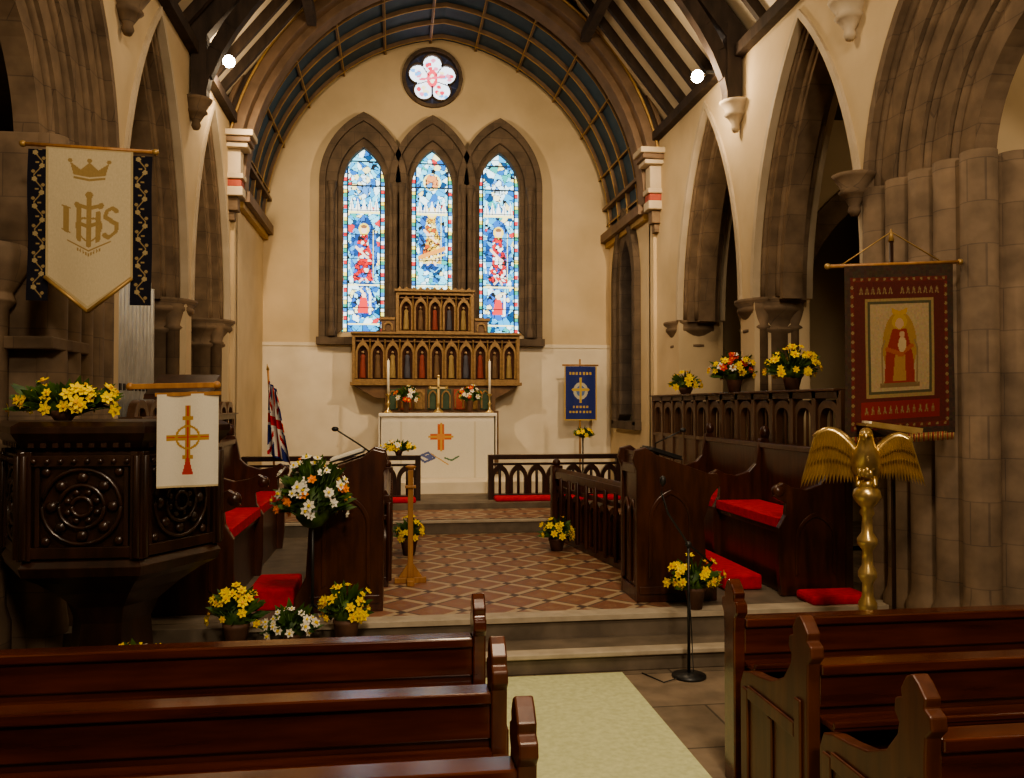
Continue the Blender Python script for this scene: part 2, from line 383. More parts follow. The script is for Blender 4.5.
    cv.rect(-.272, -.258, 0, h, LEAD); cv.rect(.258, .272, 0, h, LEAD)
    for k in range(8): cv.rect(-.4, .4, k*.4, k*.4+.014, LEAD)
    return cv
for i, x in enumerate(WX):
    panel('window_%d' % (i+1), stained(i), GLASSA, lambda u, v, x=x: (x+u, 14.08, GZ0-.04+v))
cv = Canvas(70, 70, 1.0, 1.0, (.008, .008, .012))
for k in range(5):
    a = pi/2+2*pi*k/5; cv.ell(.24*math.cos(a), .5+.24*math.sin(a), .155, .155, (.8, .88, .95))
cv.ell(0, .5, .2, .2, (.85, .85, .85))
for k in range(5):
    a = pi/2+2*pi*k/5
    for q in range(6): cv.ell(.25*math.cos(a)+R.uniform(-.09, .09), .5+.25*math.sin(a)+R.uniform(-.09, .09), .038, .032, R.choice([(.7, .05, .08), (.75, .25, .35), (.15, .4, .75), (.9, .75, .4)]))
cv.ell(0, .52, .09, .15, (.75, .08, .10)); cv.ell(0, .52, .04, .08, (.9, .85, .6)); cv.line((-.2, .5), (.2, .56), .04, (.75, .12, .18))
for k in range(5):
    a = -pi/2+2*pi*k/5; cv.line((.1*math.cos(a), .5+.1*math.sin(a)), (.42*math.cos(a), .5+.42*math.sin(a)), .015, (.02, .02, .03))
panel('window_4', cv, GLASSA, lambda u, v: (.6+u, 14.07, rz-.5+v))
b = B()
for k in range(5):
    a = pi/2+2*pi*k/5; c_ = (.6+.24*math.cos(a), rz+.24*math.sin(a))
    arc = lambda r: [(c_[0]+r*math.cos(a-1.75+3.5*t/12), c_[1]+r*math.sin(a-1.75+3.5*t/12)) for t in range(13)]
    b.ring(arc(.155), arc(.18), 'y', 14.0, 14.06, STONED)
b.build('trim_round_window_tracery')
b = B(); b.box(-2.4, -2.1, 11.7, 14.0, 0, 4.7, CREAM); b.build('wall_sanctuary_left')
b = B(); holed(b, 'x', 11.7, 14.0, 0, lambda y: 4.7, [pointed(12.85, .52, 1.5, 3.6, 1.0)], 3.6, 3.9, CREAM); b.build('wall_sanctuary_right')
b = B(); b.ring(apath(12.85, 3.6, .36, .72, 1.6), apath(12.85, 3.6, .55, 1.05, 1.45), 'x', 3.55, 3.75, STONED)
b.ring(apath(12.85, 3.6, .55, 1.05, 1.45), apath(12.85, 3.6, .68, 1.22, 1.45), 'x', 3.5, 3.62, STONED)
b.box(3.5, 3.7, 12.15, 13.55, 1.38, 1.5, STONED)
b.build('trim_side_window_surround')
cv = Canvas(20, 60, .8, 3.0, (.12, .2, .3)); cv.noise(.05, .5, rs)
panel('window_5', cv, GLASSD, lambda u, v: (3.8, 12.85+u, 1.5+v))
# wagon vault (slightly pointed)
SZ = 4.6; VR = 2.85; VH = 3.2
def vp(r, n=20): return apath(CX, SZ, r, VH+(r-VR)*1.05, None, n)
b = B(); b.ring(vp(VR), vp(VR+.1), 'y', 11.75, 14.0, VBLUE)
b.build('ceiling_vault')
b = B()
for y in (12.15, 12.7, 13.25, 13.8): b.ring(vp(VR-.05), vp(VR), 'y', y-.03, y+.03, RIB)
for y in (12.15, 12.7, 13.25, 13.8): b.ring(vp(VR-.06), vp(VR-.05), 'y', y-.008, y+.008, GOLD)
pth = vp(VR-.03, 24)
for k in range(3, 48, 4):
    x, z = pth[k]
    b.bar((x, 11.8, z), (x, 13.99, z), .035, .04, RIB); b.bar((x+(.02 if x < CX else -.02), 11.8, z-.015), (x+(.02 if x < CX else -.02), 13.99, z-.015), .012, .014, GOLD)
for sx in (-1, 1):
    b.box(CX+sx*(VR-.16), CX+sx*VR, 11.75, 14, SZ-.12, SZ+.02, RIB); b.box(CX+sx*(VR-.08), CX+sx*VR, 11.75, 14, SZ-.20, SZ-.12, GOLD)
    b.box(CX+sx*(VR-.13), CX+sx*VR, 11.75, 14, SZ+.42, SZ+.47, RIB)
b.build('trim_vault_ribs')
RZ = 9.4; WT = 5.6
roofz = lambda x: WT+(3.05-min(abs(x-CX), 3.05))*(RZ-WT)/3.05
hs = [(CX-VR, CX+VR, lambda x: .28, lambda x: SZ+archh(x-CX, VR, VH))]
b = B(); holed(b, 'y', CX-3.2, CX+3.2, .28, roofz, hs, 11.55, 11.75, CREAM, extra=(CX,)); b.build('wall_chancel_gable')
b = B()
b.ring(vp(VR-.03), vp(VR+.10), 'y', 11.42, 11.72, RIB); b.ring(vp(VR+.10), vp(VR+.13), 'y', 11.40, 11.6, GOLD)
b.ring(vp(VR+.13), vp(VR+.34), 'y', 11.46, 11.6, ROOFW); b.ring(vp(VR-.12), vp(VR-.02), 'y', 11.6, 11.9, RIB); b.ring(vp(VR+.2), vp(VR+.26), 'y', 11.40, 11.5, RIB)
b.build('trim_chancel_arch', .01)
for nm, sx in (('left', -1), ('right', 1)):
    b = B(); x = CX+sx*2.9
    for k, (w, z0, z1, m) in enumerate([(.34, 5.20, 5.28, CORB), (.30, 5.13, 5.20, RIB), (.26, 5.07, 5.13, CORB), (.16, 4.75, 5.07, CORB), (.20, 4.68, 4.75, CORB), (.17, 4.58, 4.68, REDP), (.19, 4.46, 4.58, CORB), (.12, 4.28, 4.46, STONE), (.07, 4.16, 4.28, STONE)]):
        b.box(min(x-sx*w, x+sx*.05), max(x-sx*w, x+sx*.05), 11.55-w-.05, 11.56, z0, z1, m)
    b.build('trim_arch_corbel', .012)
# arcades
def arcade(name, xi, xo, holes_, ytop):
    b = B(); H = [pointed(c, a, 0, zs, h) for c, a, zs, h, t in holes_]
    holed(b, 'x', -5, ytop, 0, lambda y: WT, H, min(xi, xo), max(xi, xo), CREAM)
    b.build(name)
    lo, hi = min(xi, xo), max(xi, xo)
    b = B()
    for c, a, zs, h, t in holes_:
        n = 2 if t < .2 else 4
        tt = 2*t/n
        for q in range(n):
            ins = .03+.30*(q+.6)/n*.7
            b.ring(apath(c, zs, a-tt*(q+1), h-tt*(q+1)*1.1, zs-.03), apath(c, zs, a-tt*q+.002, h-tt*q*1.1+.002, zs-.03), 'x', lo+ins, hi-ins, STONE)
            for xx in (lo+ins, hi-ins):
                dd = tt*(q+.15)
                b.tube([(xx, p, q_) for p, q_ in apath(c, zs, a-dd, h-dd*1.1, None, 16)], .035, STONE, 6)
        b.ring(apath(c, zs, a-.02, h-.02, zs), apath(c, zs, a+.05, h+.06, zs), 'x', lo-.025, lo+.05, STONE if t > .2 else CORB)
        b.ring(apath(c, zs, a-.02, h-.02, zs), apath(c, zs, a+.05, h+.06, zs), 'x', hi-.05, hi+.025, STONE if t > .2 else CORB)
    b.build('trim_%s_arches' % name)
Rh = [(9.63, 1.0, 2.85, 2.45, .12), (7.25, 1.03, 2.85, 2.45, .12), (4.1, 2.05, 3.35, 2.0, .46), (-1.5, 2.4, 3.2, 2.0, .22)]
Lh = [(10.42, 1.0, 2.85, 2.45, .12), (8.10, 1.08, 2.85, 2.5, .12), (4.85, 2.05, 3.45, 2.0, .42), (-1.0, 2.4, 3.2, 2.0, .22)]
arcade('wall_right', 3.65, 4.25, Rh, 11.6)
arcade('wall_left', -2.15, -2.75, Lh, 11.6)
def column(x, y, zt=2.85, r=.24, zb=0):
    b = B()
    b.lathe([(r+.08, zb), (r+.08, zb+.35), (r+.06, zb+.4), (r+.07, zb+.46), (r, zb+.52), (r, zt-.36), (r+.04, zt-.34), (r+.04, zt-.31), (r, zt-.29), (r+.02, zt-.22), (r+.08, zt-.14), (r+.10, zt-.12), (r+.10, zt-.09), (r+.08, zt-.07), (r+.13, zt-.03), (r+.13, zt)], x, y, STONE, 24)
    for k in range(4):
        a = pi/4+k*pi/2
        b.lathe([(.07, zb+.4), (.07, zt-.32), (.10, zt-.3), (.07, zt-.27), (.11, zt-.12), (.11, zt-.02)], x+r*math.cos(a), y+r*math.sin(a), STONE, 10)
    b.build('stone_column')
for y in (10.9, 8.50): column(3.92, y)
for y in (11.5, 9.35): column(-2.45, y)
b = B()
b.box(3.75, 4.15, 5.1, 6.18, 0, 3.4, STONE)
for k, yy in enumerate((5.12, 5.36, 5.6, 5.84, 6.1)):
    xx = 3.70+.03*(4-k) if k < 4 else 3.70
    b.lathe([(.15, 0), (.15, .35), (.12, .42), (.115, .5), (.115, 3.42)], xx, yy, STONE, 14); b.lathe([(.15, 0), (.15, .4), (.11, .5), (.11, 3.42)], 7.9-xx, yy, STONE, 14)
b.build('stone_pier')
b = B(); b.box(-2.68, -2.24, 5.78, 6.86, 0, 3.5, STONE)
for k, yy in enumerate((5.88, 6.12, 6.35, 6.58, 6.8)): b.lathe([(.13, 0), (.13, .35), (.11, .5), (.11, 3.5)], -2.23, yy, STONE, 14)
b.box(-2.72, -2.12, 5.65, 6.3, 2.1, 2.18, STONE)
b.lathe([(.18, 0), (.18, .4), (.15, .5), (.15, 2.35), (.19, 2.4), (.17, 2.45), (.26, 2.6), (.28, 2.7), (.25, 2.75)], -2.55, 5.68, STONE, 16)
b.build('stone_pier', .01)
def corbel(x, y, z, s, m):
    b = B(); 
    b.lathe([(.03, z-.32), (.05, z-.28), (.04, z-.24), (.09, z-.16), (.12, z-.14), (.10, z-.11), (.15, z-.03), (.17, z)], x-s*.06, y, m, 14)
    b.build('truss_corbel')
for y in (8.6, 6.3, 3.2): corbel(3.65, y, 4.98, 1, CORB if y > 4 else STONE)
for y in (9.3, 6.98, 3.2): corbel(-2.15, y, 4.98, -1, STONE)
corbel(3.62, 6.2, 3.55, 1, STONE)
b = B()
for sx in (-1, 1):
    b.add([(CX+sx*3.3, -5, WT-.25), (CX+sx*3.3, 11.55, WT-.25), (CX, 11.55, RZ+.05), (CX, -5, RZ+.05)], [(0, 1, 2, 3)], WHITE)
b.build('ceiling')
b = B()
for sx in (-1, 1):
    y = -4.8
    while y < 11.5:
        b.bar((CX+sx*3.1, y, WT-.08), (CX, y, RZ-.08), .07, .11, ROOFW); y += .48
    for f in (.0, .38, .7): b.bar((CX+sx*3.0*(1-f), -5, WT-.05+(RZ-WT)*f-.12), (CX+sx*3.0*(1-f), 11.5, WT-.05+(RZ-WT)*f-.12), .12, .14, ROOFW)
    b.box(CX+sx*2.9-.1, CX+sx*2.9+.1, -5, 11.5, WT-.16, WT-.04, ROOFW)
b.build('trim_roof_rafters')
b = B()
for ys in ((8.6, 9.3), (6.3, 6.98), (3.2, 3.2)):
    for sx in (1, -1):
        y = ys[0] if sx > 0 else ys[1]
        x = CX+sx*2.8
        b.bar((x, y, 4.96), (x, y, WT+.2), .16, .16, ROOFW)
        b.bar((CX+sx*3.0, y, WT-.12), (CX, y, RZ-.15), .14, .22, ROOFW)
        pts = [(CX+sx*(2.8-1.5*t**1.6), y, 4.98+2.1*t) for t in [k/8 for k in range(9)]]
        for i in range(8): b.bar(pts[i], pts[i+1], .12, .15, ROOFW)
b.build('trim_roof_trusses')
b = B(); b.box(7.3, 7.6, -5, 14, 0, 5.2, CREAM); b.build('wall_aisle_right')
b = B(); b.box(-5.6, -5.3, -5, 14, 0, 5.2, CREAM); b.build('wall_aisle_left')
b = B(); b.box(4.25, 7.6, -5, 14, 5.2, 5.35, ROOFW); b.build('ceiling_aisle_right')
b = B(); b.box(-5.6, -2.75, -5, 14, 5.2, 5.35, ROOFW); b.build('ceiling_aisle_left')
b = B(); b.box(4.25, 7.3, 12.0, 12.2, 0, 5.2, CREAM); b.build('wall_aisle_right_east')
b = B(); b.box(-5.3, -2.75, 12.0, 12.2, 0, 5.2, CREAM); b.build('wall_aisle_left_east')
b = B(); b.box(-5.6, 7.6, -5.2, -5, 0, 9.4, CREAM); b.build('wall_west')
b = B(); holed(b, 'y', 4.25, 7.3, 0, lambda x: 5.2, [pointed(5.75, 1.2, 0, 2.4, 1.9)], 6.0, 6.3, CREAM)
b.ring(apath(5.75, 2.4, 1.0, 1.65, 0), apath(5.75, 2.4, 1.22, 1.93, 0), 'y', 5.97, 6.33, STONE); b.ring(apath(5.75, 2.4, .85, 1.45, 0), apath(5.75, 2.4, 1.0, 1.65, 0), 'y', 6.05, 6.25, STONED); b.build('wall_aisle_cross')
b = B(); holed(b, 'y', 4.25, 7.3, 0, lambda x: 5.2, [pointed(5.6, 1.1, 0, 2.6, 1.9)], 9.6, 9.9, CREAM)
b.ring(apath(5.6, 2.6, .85, 1.6, 0), apath(5.6, 2.6, 1.12, 1.93, 0), 'y', 9.56, 9.94, STONE); b.build('wall_aisle_cross_far')
# ================================================================= PEWS
HEAD = [(.0,0),(.60,0),(.60,.50),(.57,.56),(.50,.58),(.40,.59),(.28,.61),(.17,.66),(.11,.73),(.10,.77),(.125,.80),(.12,.84),(.085,.855),(.09,.88),(.06,.925),(.03,.94),(.0,.92),(-.035,.885),(-.03,.855),(-.06,.84),(-.065,.80),(-.035,.77),(-.03,.70),(-.03,0)]
POST = [(.09,0),(.09,.70),(.095,.77),(.12,.80),(.115,.84),(.08,.855),(.085,.88),(.055,.925),(.03,.94),(.0,.92),(-.035,.885),(-.03,.855),(-.06,.84),(-.065,.80),(-.035,.77),(-.03,.70),(-.03,0)]
def pew(name, x0, x1, yb, front=False):
    b = B()
    b.box(x0, x1, yb, yb+.03, .06, .73, PEW)
    b.box(x0, x1, yb-.04, yb+.06, .725, .765, PEW)
    b.box(x0, x1, yb-.02, yb, .60, .725, PEW)
    b.box(x0, x1, yb-.13, yb, .545, .57, PEW); b.box(x0, x1, yb-.135, yb-.115, .56, .585, PEW)
    b.box(x0, x1, yb-.02, yb, .06, .2, PEW)
    if not front:
        b.box(x0, x1, yb+.03, yb+.46, .42, .45, PEW); b.box(x0, x1, yb+.40, yb+.43, .05, .42, PEW)
    prof = POST if front else HEAD
    for x, out in ((x0, -1), (x1, 1)):
        lo, hi = (x-.055, x) if out < 0 else (x, x+.055)
        b.prism([(yb+p, q) for p, q in prof], 'x', lo, hi, PEWE if not front else PEW)
        if not front:
            e = x+out*.055; e2 = e+out*.012
            L_, H_ = min(e, e2), max(e, e2)
            b.box(L_, H_, yb+.01, yb+.06, .04, .62, PEWE); b.box(L_, H_, yb+.50, yb+.56, .04, .5, PEWE)
            b.box(L_, H_, yb+.06, yb+.50, .46, .52, PEWE); b.box(L_, H_, yb+.06, yb+.5, .04, .12, PEWE); b.box(L_, H_, yb+.26, yb+.30, .12, .46, PEWE)
    b.build(name, .007)
pew('pew_frontal', -2.05, .33, 3.64, True)
for i, y in enumerate((2.95, 2.33, 1.66)): pew('church_pew', -2.05, .33, y)
pew('pew_frontal', 1.60, 5.4, 3.78, True)
for y in (3.08, 2.36): pew('church_pew', 1.60, 5.4, y)
pew('church_pew', 1.60, 3.5, 1.64)
# ================================================================= FLOWERS
def blossom(b, p, n, s, m, mc):
    n = Vector(n).normalized(); a = n.orthogonal().normalized(); c = n.cross(a); p = Vector(p)
    ph = R.random()*6
    for k in range(6):
        t = ph+k*pi/3
        d = a*math.cos(t)+c*math.sin(t); e = a*math.cos(t+pi/2)+c*math.sin(t+pi/2)
        b.add([tuple(p), tuple(p+d*s*.6+e*s*.30+n*s*.12), tuple(p+d*s+n*s*.2), tuple(p+d*s*.6-e*s*.30+n*s*.12)], [(0,1,2,3)], m)
    vs = []; 
    for h_, r_ in ((0, .16), (.42, .26)):
        for k in range(6): t = k*pi/3; vs.append(tuple(p+n*s*h_+(a*math.cos(t)+c*math.sin(t))*s*r_))
    b.add(vs, [(k, (k+1) % 6, 6+(k+1) % 6, 6+k) for k in range(6)]+[(6,7,8,9,10,11)], mc)
def flowers(name, c, rad, n, cols, size=.045, pot=.08, leaves=90, ground=None, stand=None):
    b = B(); c = Vector(c)
    gz = ground if ground is not None else c.z-rad[2]-.02
    for k in range(leaves):
        u = R.uniform(0, 2*pi); v = R.uniform(-.3, 1); q = math.sqrt(max(0, 1-v*v)); f = R.uniform(.5, 1.08)
        p = c+Vector((rad[0]*q*math.cos(u)*f, rad[1]*q*math.sin(u)*f, rad[2]*v*f))
        d = Vector((math.cos(u)*q, math.sin(u)*q, v*.7+.3)).normalized(); e = d.orthogonal().normalized(); L = R.uniform(.05, .12); w = L*.22
        st = c+Vector((0, 0, -rad[2]*.6)); 
        b.add([tuple(p-d*L), tuple(p+e*w), tuple(p+d*L*.6+Vector((0, 0, -.01))), tuple(p-e*w)], [(0,1,2,3)], LEAF)
        if k % 3 == 0: b.tube([tuple(st), tuple(p)], .004, LEAF, 4)
    for k in range(n):
        u = R.uniform(0, 2*pi); v = R.uniform(-.35, 1); q = math.sqrt(max(0, 1-v*v)); f = R.uniform(.82, 1.2)
        p = c+Vector((rad[0]*q*math.cos(u)*f, rad[1]*q*math.sin(u)*f, rad[2]*v*f))
        m, mc = R.choice(cols)
        nrm = Vector((math.cos(u)*q, math.sin(u)*q-.4, v+.15))
        blossom(b, p, nrm, size*R.uniform(.75, 1.25), m, mc)
    b.sph((c.x, c.y, c.z-rad[2]*.15), 1, LEAF, rad[0]*.55, rad[1]*.55, rad[2]*.55, 10, 6)
    if pot:
        top = c.z-rad[2]*.45
        b.lathe([(pot*.7, gz), (pot, max(gz+.02, top-.02)), (pot*1.08, top-.01), (pot*1.08, top+.01)], c.x, c.y, POT, 14)
    if stand:
        b.tube([(c.x, c.y, gz+.05), (c.x, c.y, c.z-rad[2]*.4)], .012, BLACK, 8)
        for k in range(3):
            a = k*2*pi/3; b.tube([(c.x, c.y, gz+.12), (c.x+.13*math.cos(a), c.y+.13*math.sin(a), gz+.01)], .01, BLACK, 6)
        b.lathe([(.05, c.z-rad[2]*.5), (.10, c.z-rad[2]*.2)], c.x, c.y, BLACK, 12)
    b.build(name)
YY = [(YEL, YELO), (YEL, YEL)]; WW = [(WPET, YEL)]
flowers('daffodil_arrangement', (-1.80, 4.95, 1.76), (.27, .10, .11), 62, YY, .036, pot=.06, leaves=150, ground=1.665)
flowers('daffodil_arrangement', (-1.00, 5.64, .42), (.16, .09, .16), 30, YY, .034, ground=.14)
flowers('white_flower_arrangement', (-.65, 5.62, .33), (.16, .08, .12), 32, WW, .030, ground=.14, pot=.05)
flowers('daffodil_arrangement', (-.31, 5.64, .42), (.15, .09, .16), 30, YY, .035, ground=.14)
flowers('daffodil_arrangement', (-1.34, 4.72, .34), (.15, .12, .15), 24, YY+WW, .034, ground=0)
flowers('white_flower_arrangement', (-1.80, 4.5, .28), (.22, .12, .14), 22, WW+YY, .034, ground=0, pot=.06)
flowers('pedestal_flower_arrangement', (-.55, 5.90, 1.10), (.23, .17, .27), 80, WW+WW+[(ORPET, ORPET), (WPET, WPET)], .037, pot=0, leaves=300, ground=.288, stand=True)
flowers('daffodil_arrangement', (2.14, 5.90, .50), (.18, .10, .16), 38, YY, .034, pot=.07, ground=.287)
flowers('daffodil_arrangement', (1.62, 8.45, .47), (.15, .15, .15), 34, YY, .038, ground=.284)
flowers('daffodil_arrangement', (.14, 8.4, .5), (.12, .15, .15), 22, YY, .038, ground=.284)
flowers('daffodil_arrangement', (3.52, 10.0, 2.01), (.17, .17, .13), 30, YY, .040, ground=1.885)
flowers('mixed_flower_arrangement', (3.5, 8.45, 2.10), (.22, .22, .18), 55, YY+[(REDPET, REDPET), (WPET, ORPET), (REDPET, ORPET)], .040, ground=1.885, leaves=190)
flowers('daffodil_arrangement', (3.55, 7.25, 2.08), (.2, .23, .17), 54, YY, .040, ground=1.885, leaves=150)
flowers('white_flower_arrangement', (.05, 11.24, 1.19), (.2, .1, .08), 34, WW+YY, .04, pot=.05, ground=1.09)
flowers('pedestal_daffodils', (2.75, 12.3, 1.32), (.13, .1, .08), 18, YY, .04, pot=0, ground=.5, stand=True)
# ================================================================= PULPIT (hexagonal)
b = B(); px, py_ = -1.66, 5.35; Q = 6
b.lathe([(.38, 0), (.38, .10), (.30, .16), (.24, .24), (.22, .5), (.26, .6), (.38, .70), (.50, .78), (.60, .83), (.62, .88), (.59, .92)], px, py_, DWOOD, Q, False, 0)
b.lathe([(.57, .88), (.57, 1.50), (.60, 1.52), (.64, 1.56), (.67, 1.60), (.67, 1.635), (.62, 1.66), (.5, 1.66)], px, py_, DWOOD, Q, False, 0)
ap = .57*math.cos(pi/Q); fw = .57*math.sin(pi/Q)
for k in range(Q):
    b.T = Matrix.Translation((px, py_, 0)) @ Matrix.Rotation(k*2*pi/Q-pi/2, 4, 'Z') @ Matrix.Translation((ap, 0, 0))
    b.box(0, .035, -fw, fw, .93, .99, DWOOD); b.box(0, .035, -fw, fw, 1.42, 1.48, DWOOD)
    for s_ in (-1, 1):
        b.box(0, .04, s_*fw-.035, s_*fw+.035, .92, 1.5, DWOOD)
        b.tube([(.045, s_*fw, .93), (.045, s_*fw, 1.48)], .02, DWOOD, 8)
        b.box(0, .025, s_*.225-.012, s_*.225+.012, .99, 1.42, DWOOD)
    for rr in (.20, .115, .05):
        b.tube([(.025, rr*math.cos(t*pi/12), 1.205+rr*math.sin(t*pi/12)) for t in range(25)], .012, DWOOD, 6)
    for q in range(8):
        a = q*pi/4; b.sph((.015, .155*math.cos(a), 1.205+.155*math.sin(a)), .032, DWOOD, .7, 1, 1, 8, 6); b.sph((.015, .08*math.cos(a+.4), 1.205+.08*math.sin(a+.4)), .02, DWOOD, .8, 1, 1, 6, 5)
    for sy in (-1, 1):
        for sz in (-1, 1):
            b.sph((.015, sy*.185, 1.205+sz*.185), .026, DWOOD, .6, 1, 1, 8, 6)
    for q in range(8): b.sph((.05, -fw+.05+q*.067, 1.45), .016, DWOOD, .8, 1, 1, 6, 5)
    for q in range(9): b.box(.03, .05, -fw+.02+q*.061, -fw+.05+q*.061, 1.52, 1.55, DWOOD)
b.T = Matrix.Identity(4)
b.bar((-1.42, 4.87, 1.85), (-.98, 4.85, 1.86), .03, .03, LOAK)
b.prism([(4.86, 1.78), (4.88, 1.81), (5.20, 1.93), (5.21, 1.89)], 'x', -1.36, -1.02, DWOOD)
b.tube([(-1.24, 5.10, 1.6), (-1.24, 5.10, 1.86)], .025, DWOOD)
b.sph((-1.43, 4.87, 1.85), .022, LOAK); b.sph((-.97, 4.85, 1.86), .022, LOAK)
b.build('pulpit', .004)
e = empty('pulpit_fall', (-1.2, 4.76, 1.80))
cv = Canvas(66, 96, .315, .50, (.80, .75, .62))
G = (.50, .30, .07); RD = (.55, .06, .04)
cv.rect(-.17, .17, 0, .012, (.6, .5, .3)); cv.rect(-.014, .014, .07, .44, G); cv.rect(-.11, .11, .252, .282, G); cv.rect(-.006, .006, .07, .44, RD); cv.rect(-.11, .11, .264, .270, RD)
cv.rect(-.03, .03, .15, .17, G); cv.rect(-.03, .03, .36, .38, G)
cv.annul(0, .267, .06, .006, G); cv.poly([(-.03, .07), (.03, .07), (0, .18)], RD)
panel('cloth', cv, CLOTHA, lambda u, v: (-1.10+u, 4.755-.006*math.sin(u*30), 1.31+v+.03*u), e)
b = B(); b.bar((-1.27, 4.765, 1.805), (-.93, 4.76, 1.815), .02, .02, LOAK); b.bar((-1.10, 4.765, 1.81), (-1.10, 4.95, 1.82), .02, .02, LOAK); b.build('rod', parent=e)
# ================================================================= BANNERS
def banner_left():
    e = empty('processional_banner', (-1.83, 5.33, 3.27))
    dz = .035
    b = B(); b.tube([(-2.18, 5.36, 3.265+dz), (-1.44, 5.33, 3.235+dz)], .012, LOAK); b.sph((-2.19, 5.36, 3.265+dz), .02, GOLD); b.sph((-1.43, 5.33, 3.235+dz), .02, GOLD)
    b.tube([(-1.83, 5.37, 3.25+dz), (-1.83, 5.40, 3.0)], .01, BLACK)
    b.tube([(-1.83, 5.37, 3.25+dz), (-1.90, 5.50, 3.27+dz), (-2.15, 5.80, 3.3)], .012, BLACK)
    b.build('crossbar', parent=e)
    for k, cx in enumerate((-2.09, -1.51)):
        cv = Canvas(28, 180, .12, .90, (.008, .008, .018))
        g = (.30, .22, .11)
        for q in range(11):
            y = .05+q*.08; s_ = (-1)**q
            cv.line((.025*s_, y-.03), (-.02*s_, y+.03), .007, g); cv.ell(-.02*s_, y+.03, .016, .014, (.38, .30, .16)); cv.ell(.028*s_, y-.005, .010, .010, g)
            cv.ell(.005*s_, y+.05, .012, .006, g)
        panel('side_lappet', cv, CLOTHA, lambda u, v, cx=cx: (cx+u, 5.335-.01*math.cos(v*9), 2.33+dz+v+(0 if cx < -2 else -.02)), e)
    cv = Canvas(104, 200, .49, .97, (.66, .58, .42))
    g = (.36, .25, .10)
    cv.rect(-.245, .245, 0, .97, (.50, .41, .24)); cv.rect(-.23, .23, .03, .96, (.60, .51, .34))
    cv.poly([(-.09, .80), (.09, .80), (.11, .88), (.05, .84), (0, .89), (-.05, .84), (-.11, .88)], g); cv.rect(-.09, .09, .775, .79, g)
    for x_, y_ in ((-.11, .89), (0, .90), (.11, .89)): cv.ell(x_, y_, .014, .014, g)
    cv.rect(-.012, .012, .38, .68, g); cv.rect(-.06, .06, .60, .625, g); cv.ell(0, .69, .022, .022, g); cv.ell(-.065, .612, .018, .02, g); cv.ell(.065, .612, .018, .02, g)
    cv.lines([(-.13, .42), (-.13, .57)], .03, g); cv.rect(-.155, -.105, .57, .58, g); cv.rect(-.155, -.105, .41, .42, g)
    cv.lines([(-.055, .40), (-.055, .59)], .028, g); cv.lines([(.05, .40), (.05, .57)], .028, g); cv.lines([(-.055, .50), (.05, .51)], .024, g)
    cv.lines([(.155, .55), (.13, .58), (.10, .57), (.09, .535), (.12, .50), (.155, .46), (.15, .41), (.11, .39), (.085, .42)], .024, g)
    cv.annul(0, .48, .07, .006, g); cv.line((-.12, .36), (.12, .36), .008, g)
    for k in range(9): cv.ell(-.06+.015*k, .335, .005, .012, g)
    def pl(u, v):
        f = v/.97; zb = 2.27+dz+.20*abs(u)/.245; return (-1.80+u, 5.318-.012*math.cos(u*14)*(1-f), zb+(3.235+dz-.03*u-zb)*f)
    panel('cloth', cv, CLOTHA, pl, e)
    b = B()
    for sx in (-1, 1):
        b.tube([(-1.80+sx*.245, 5.315, 2.47+dz), (-1.80, 5.305, 2.265+dz)], .012, GOLD, 6)
    b.build('fringe', parent=e)
banner_left()
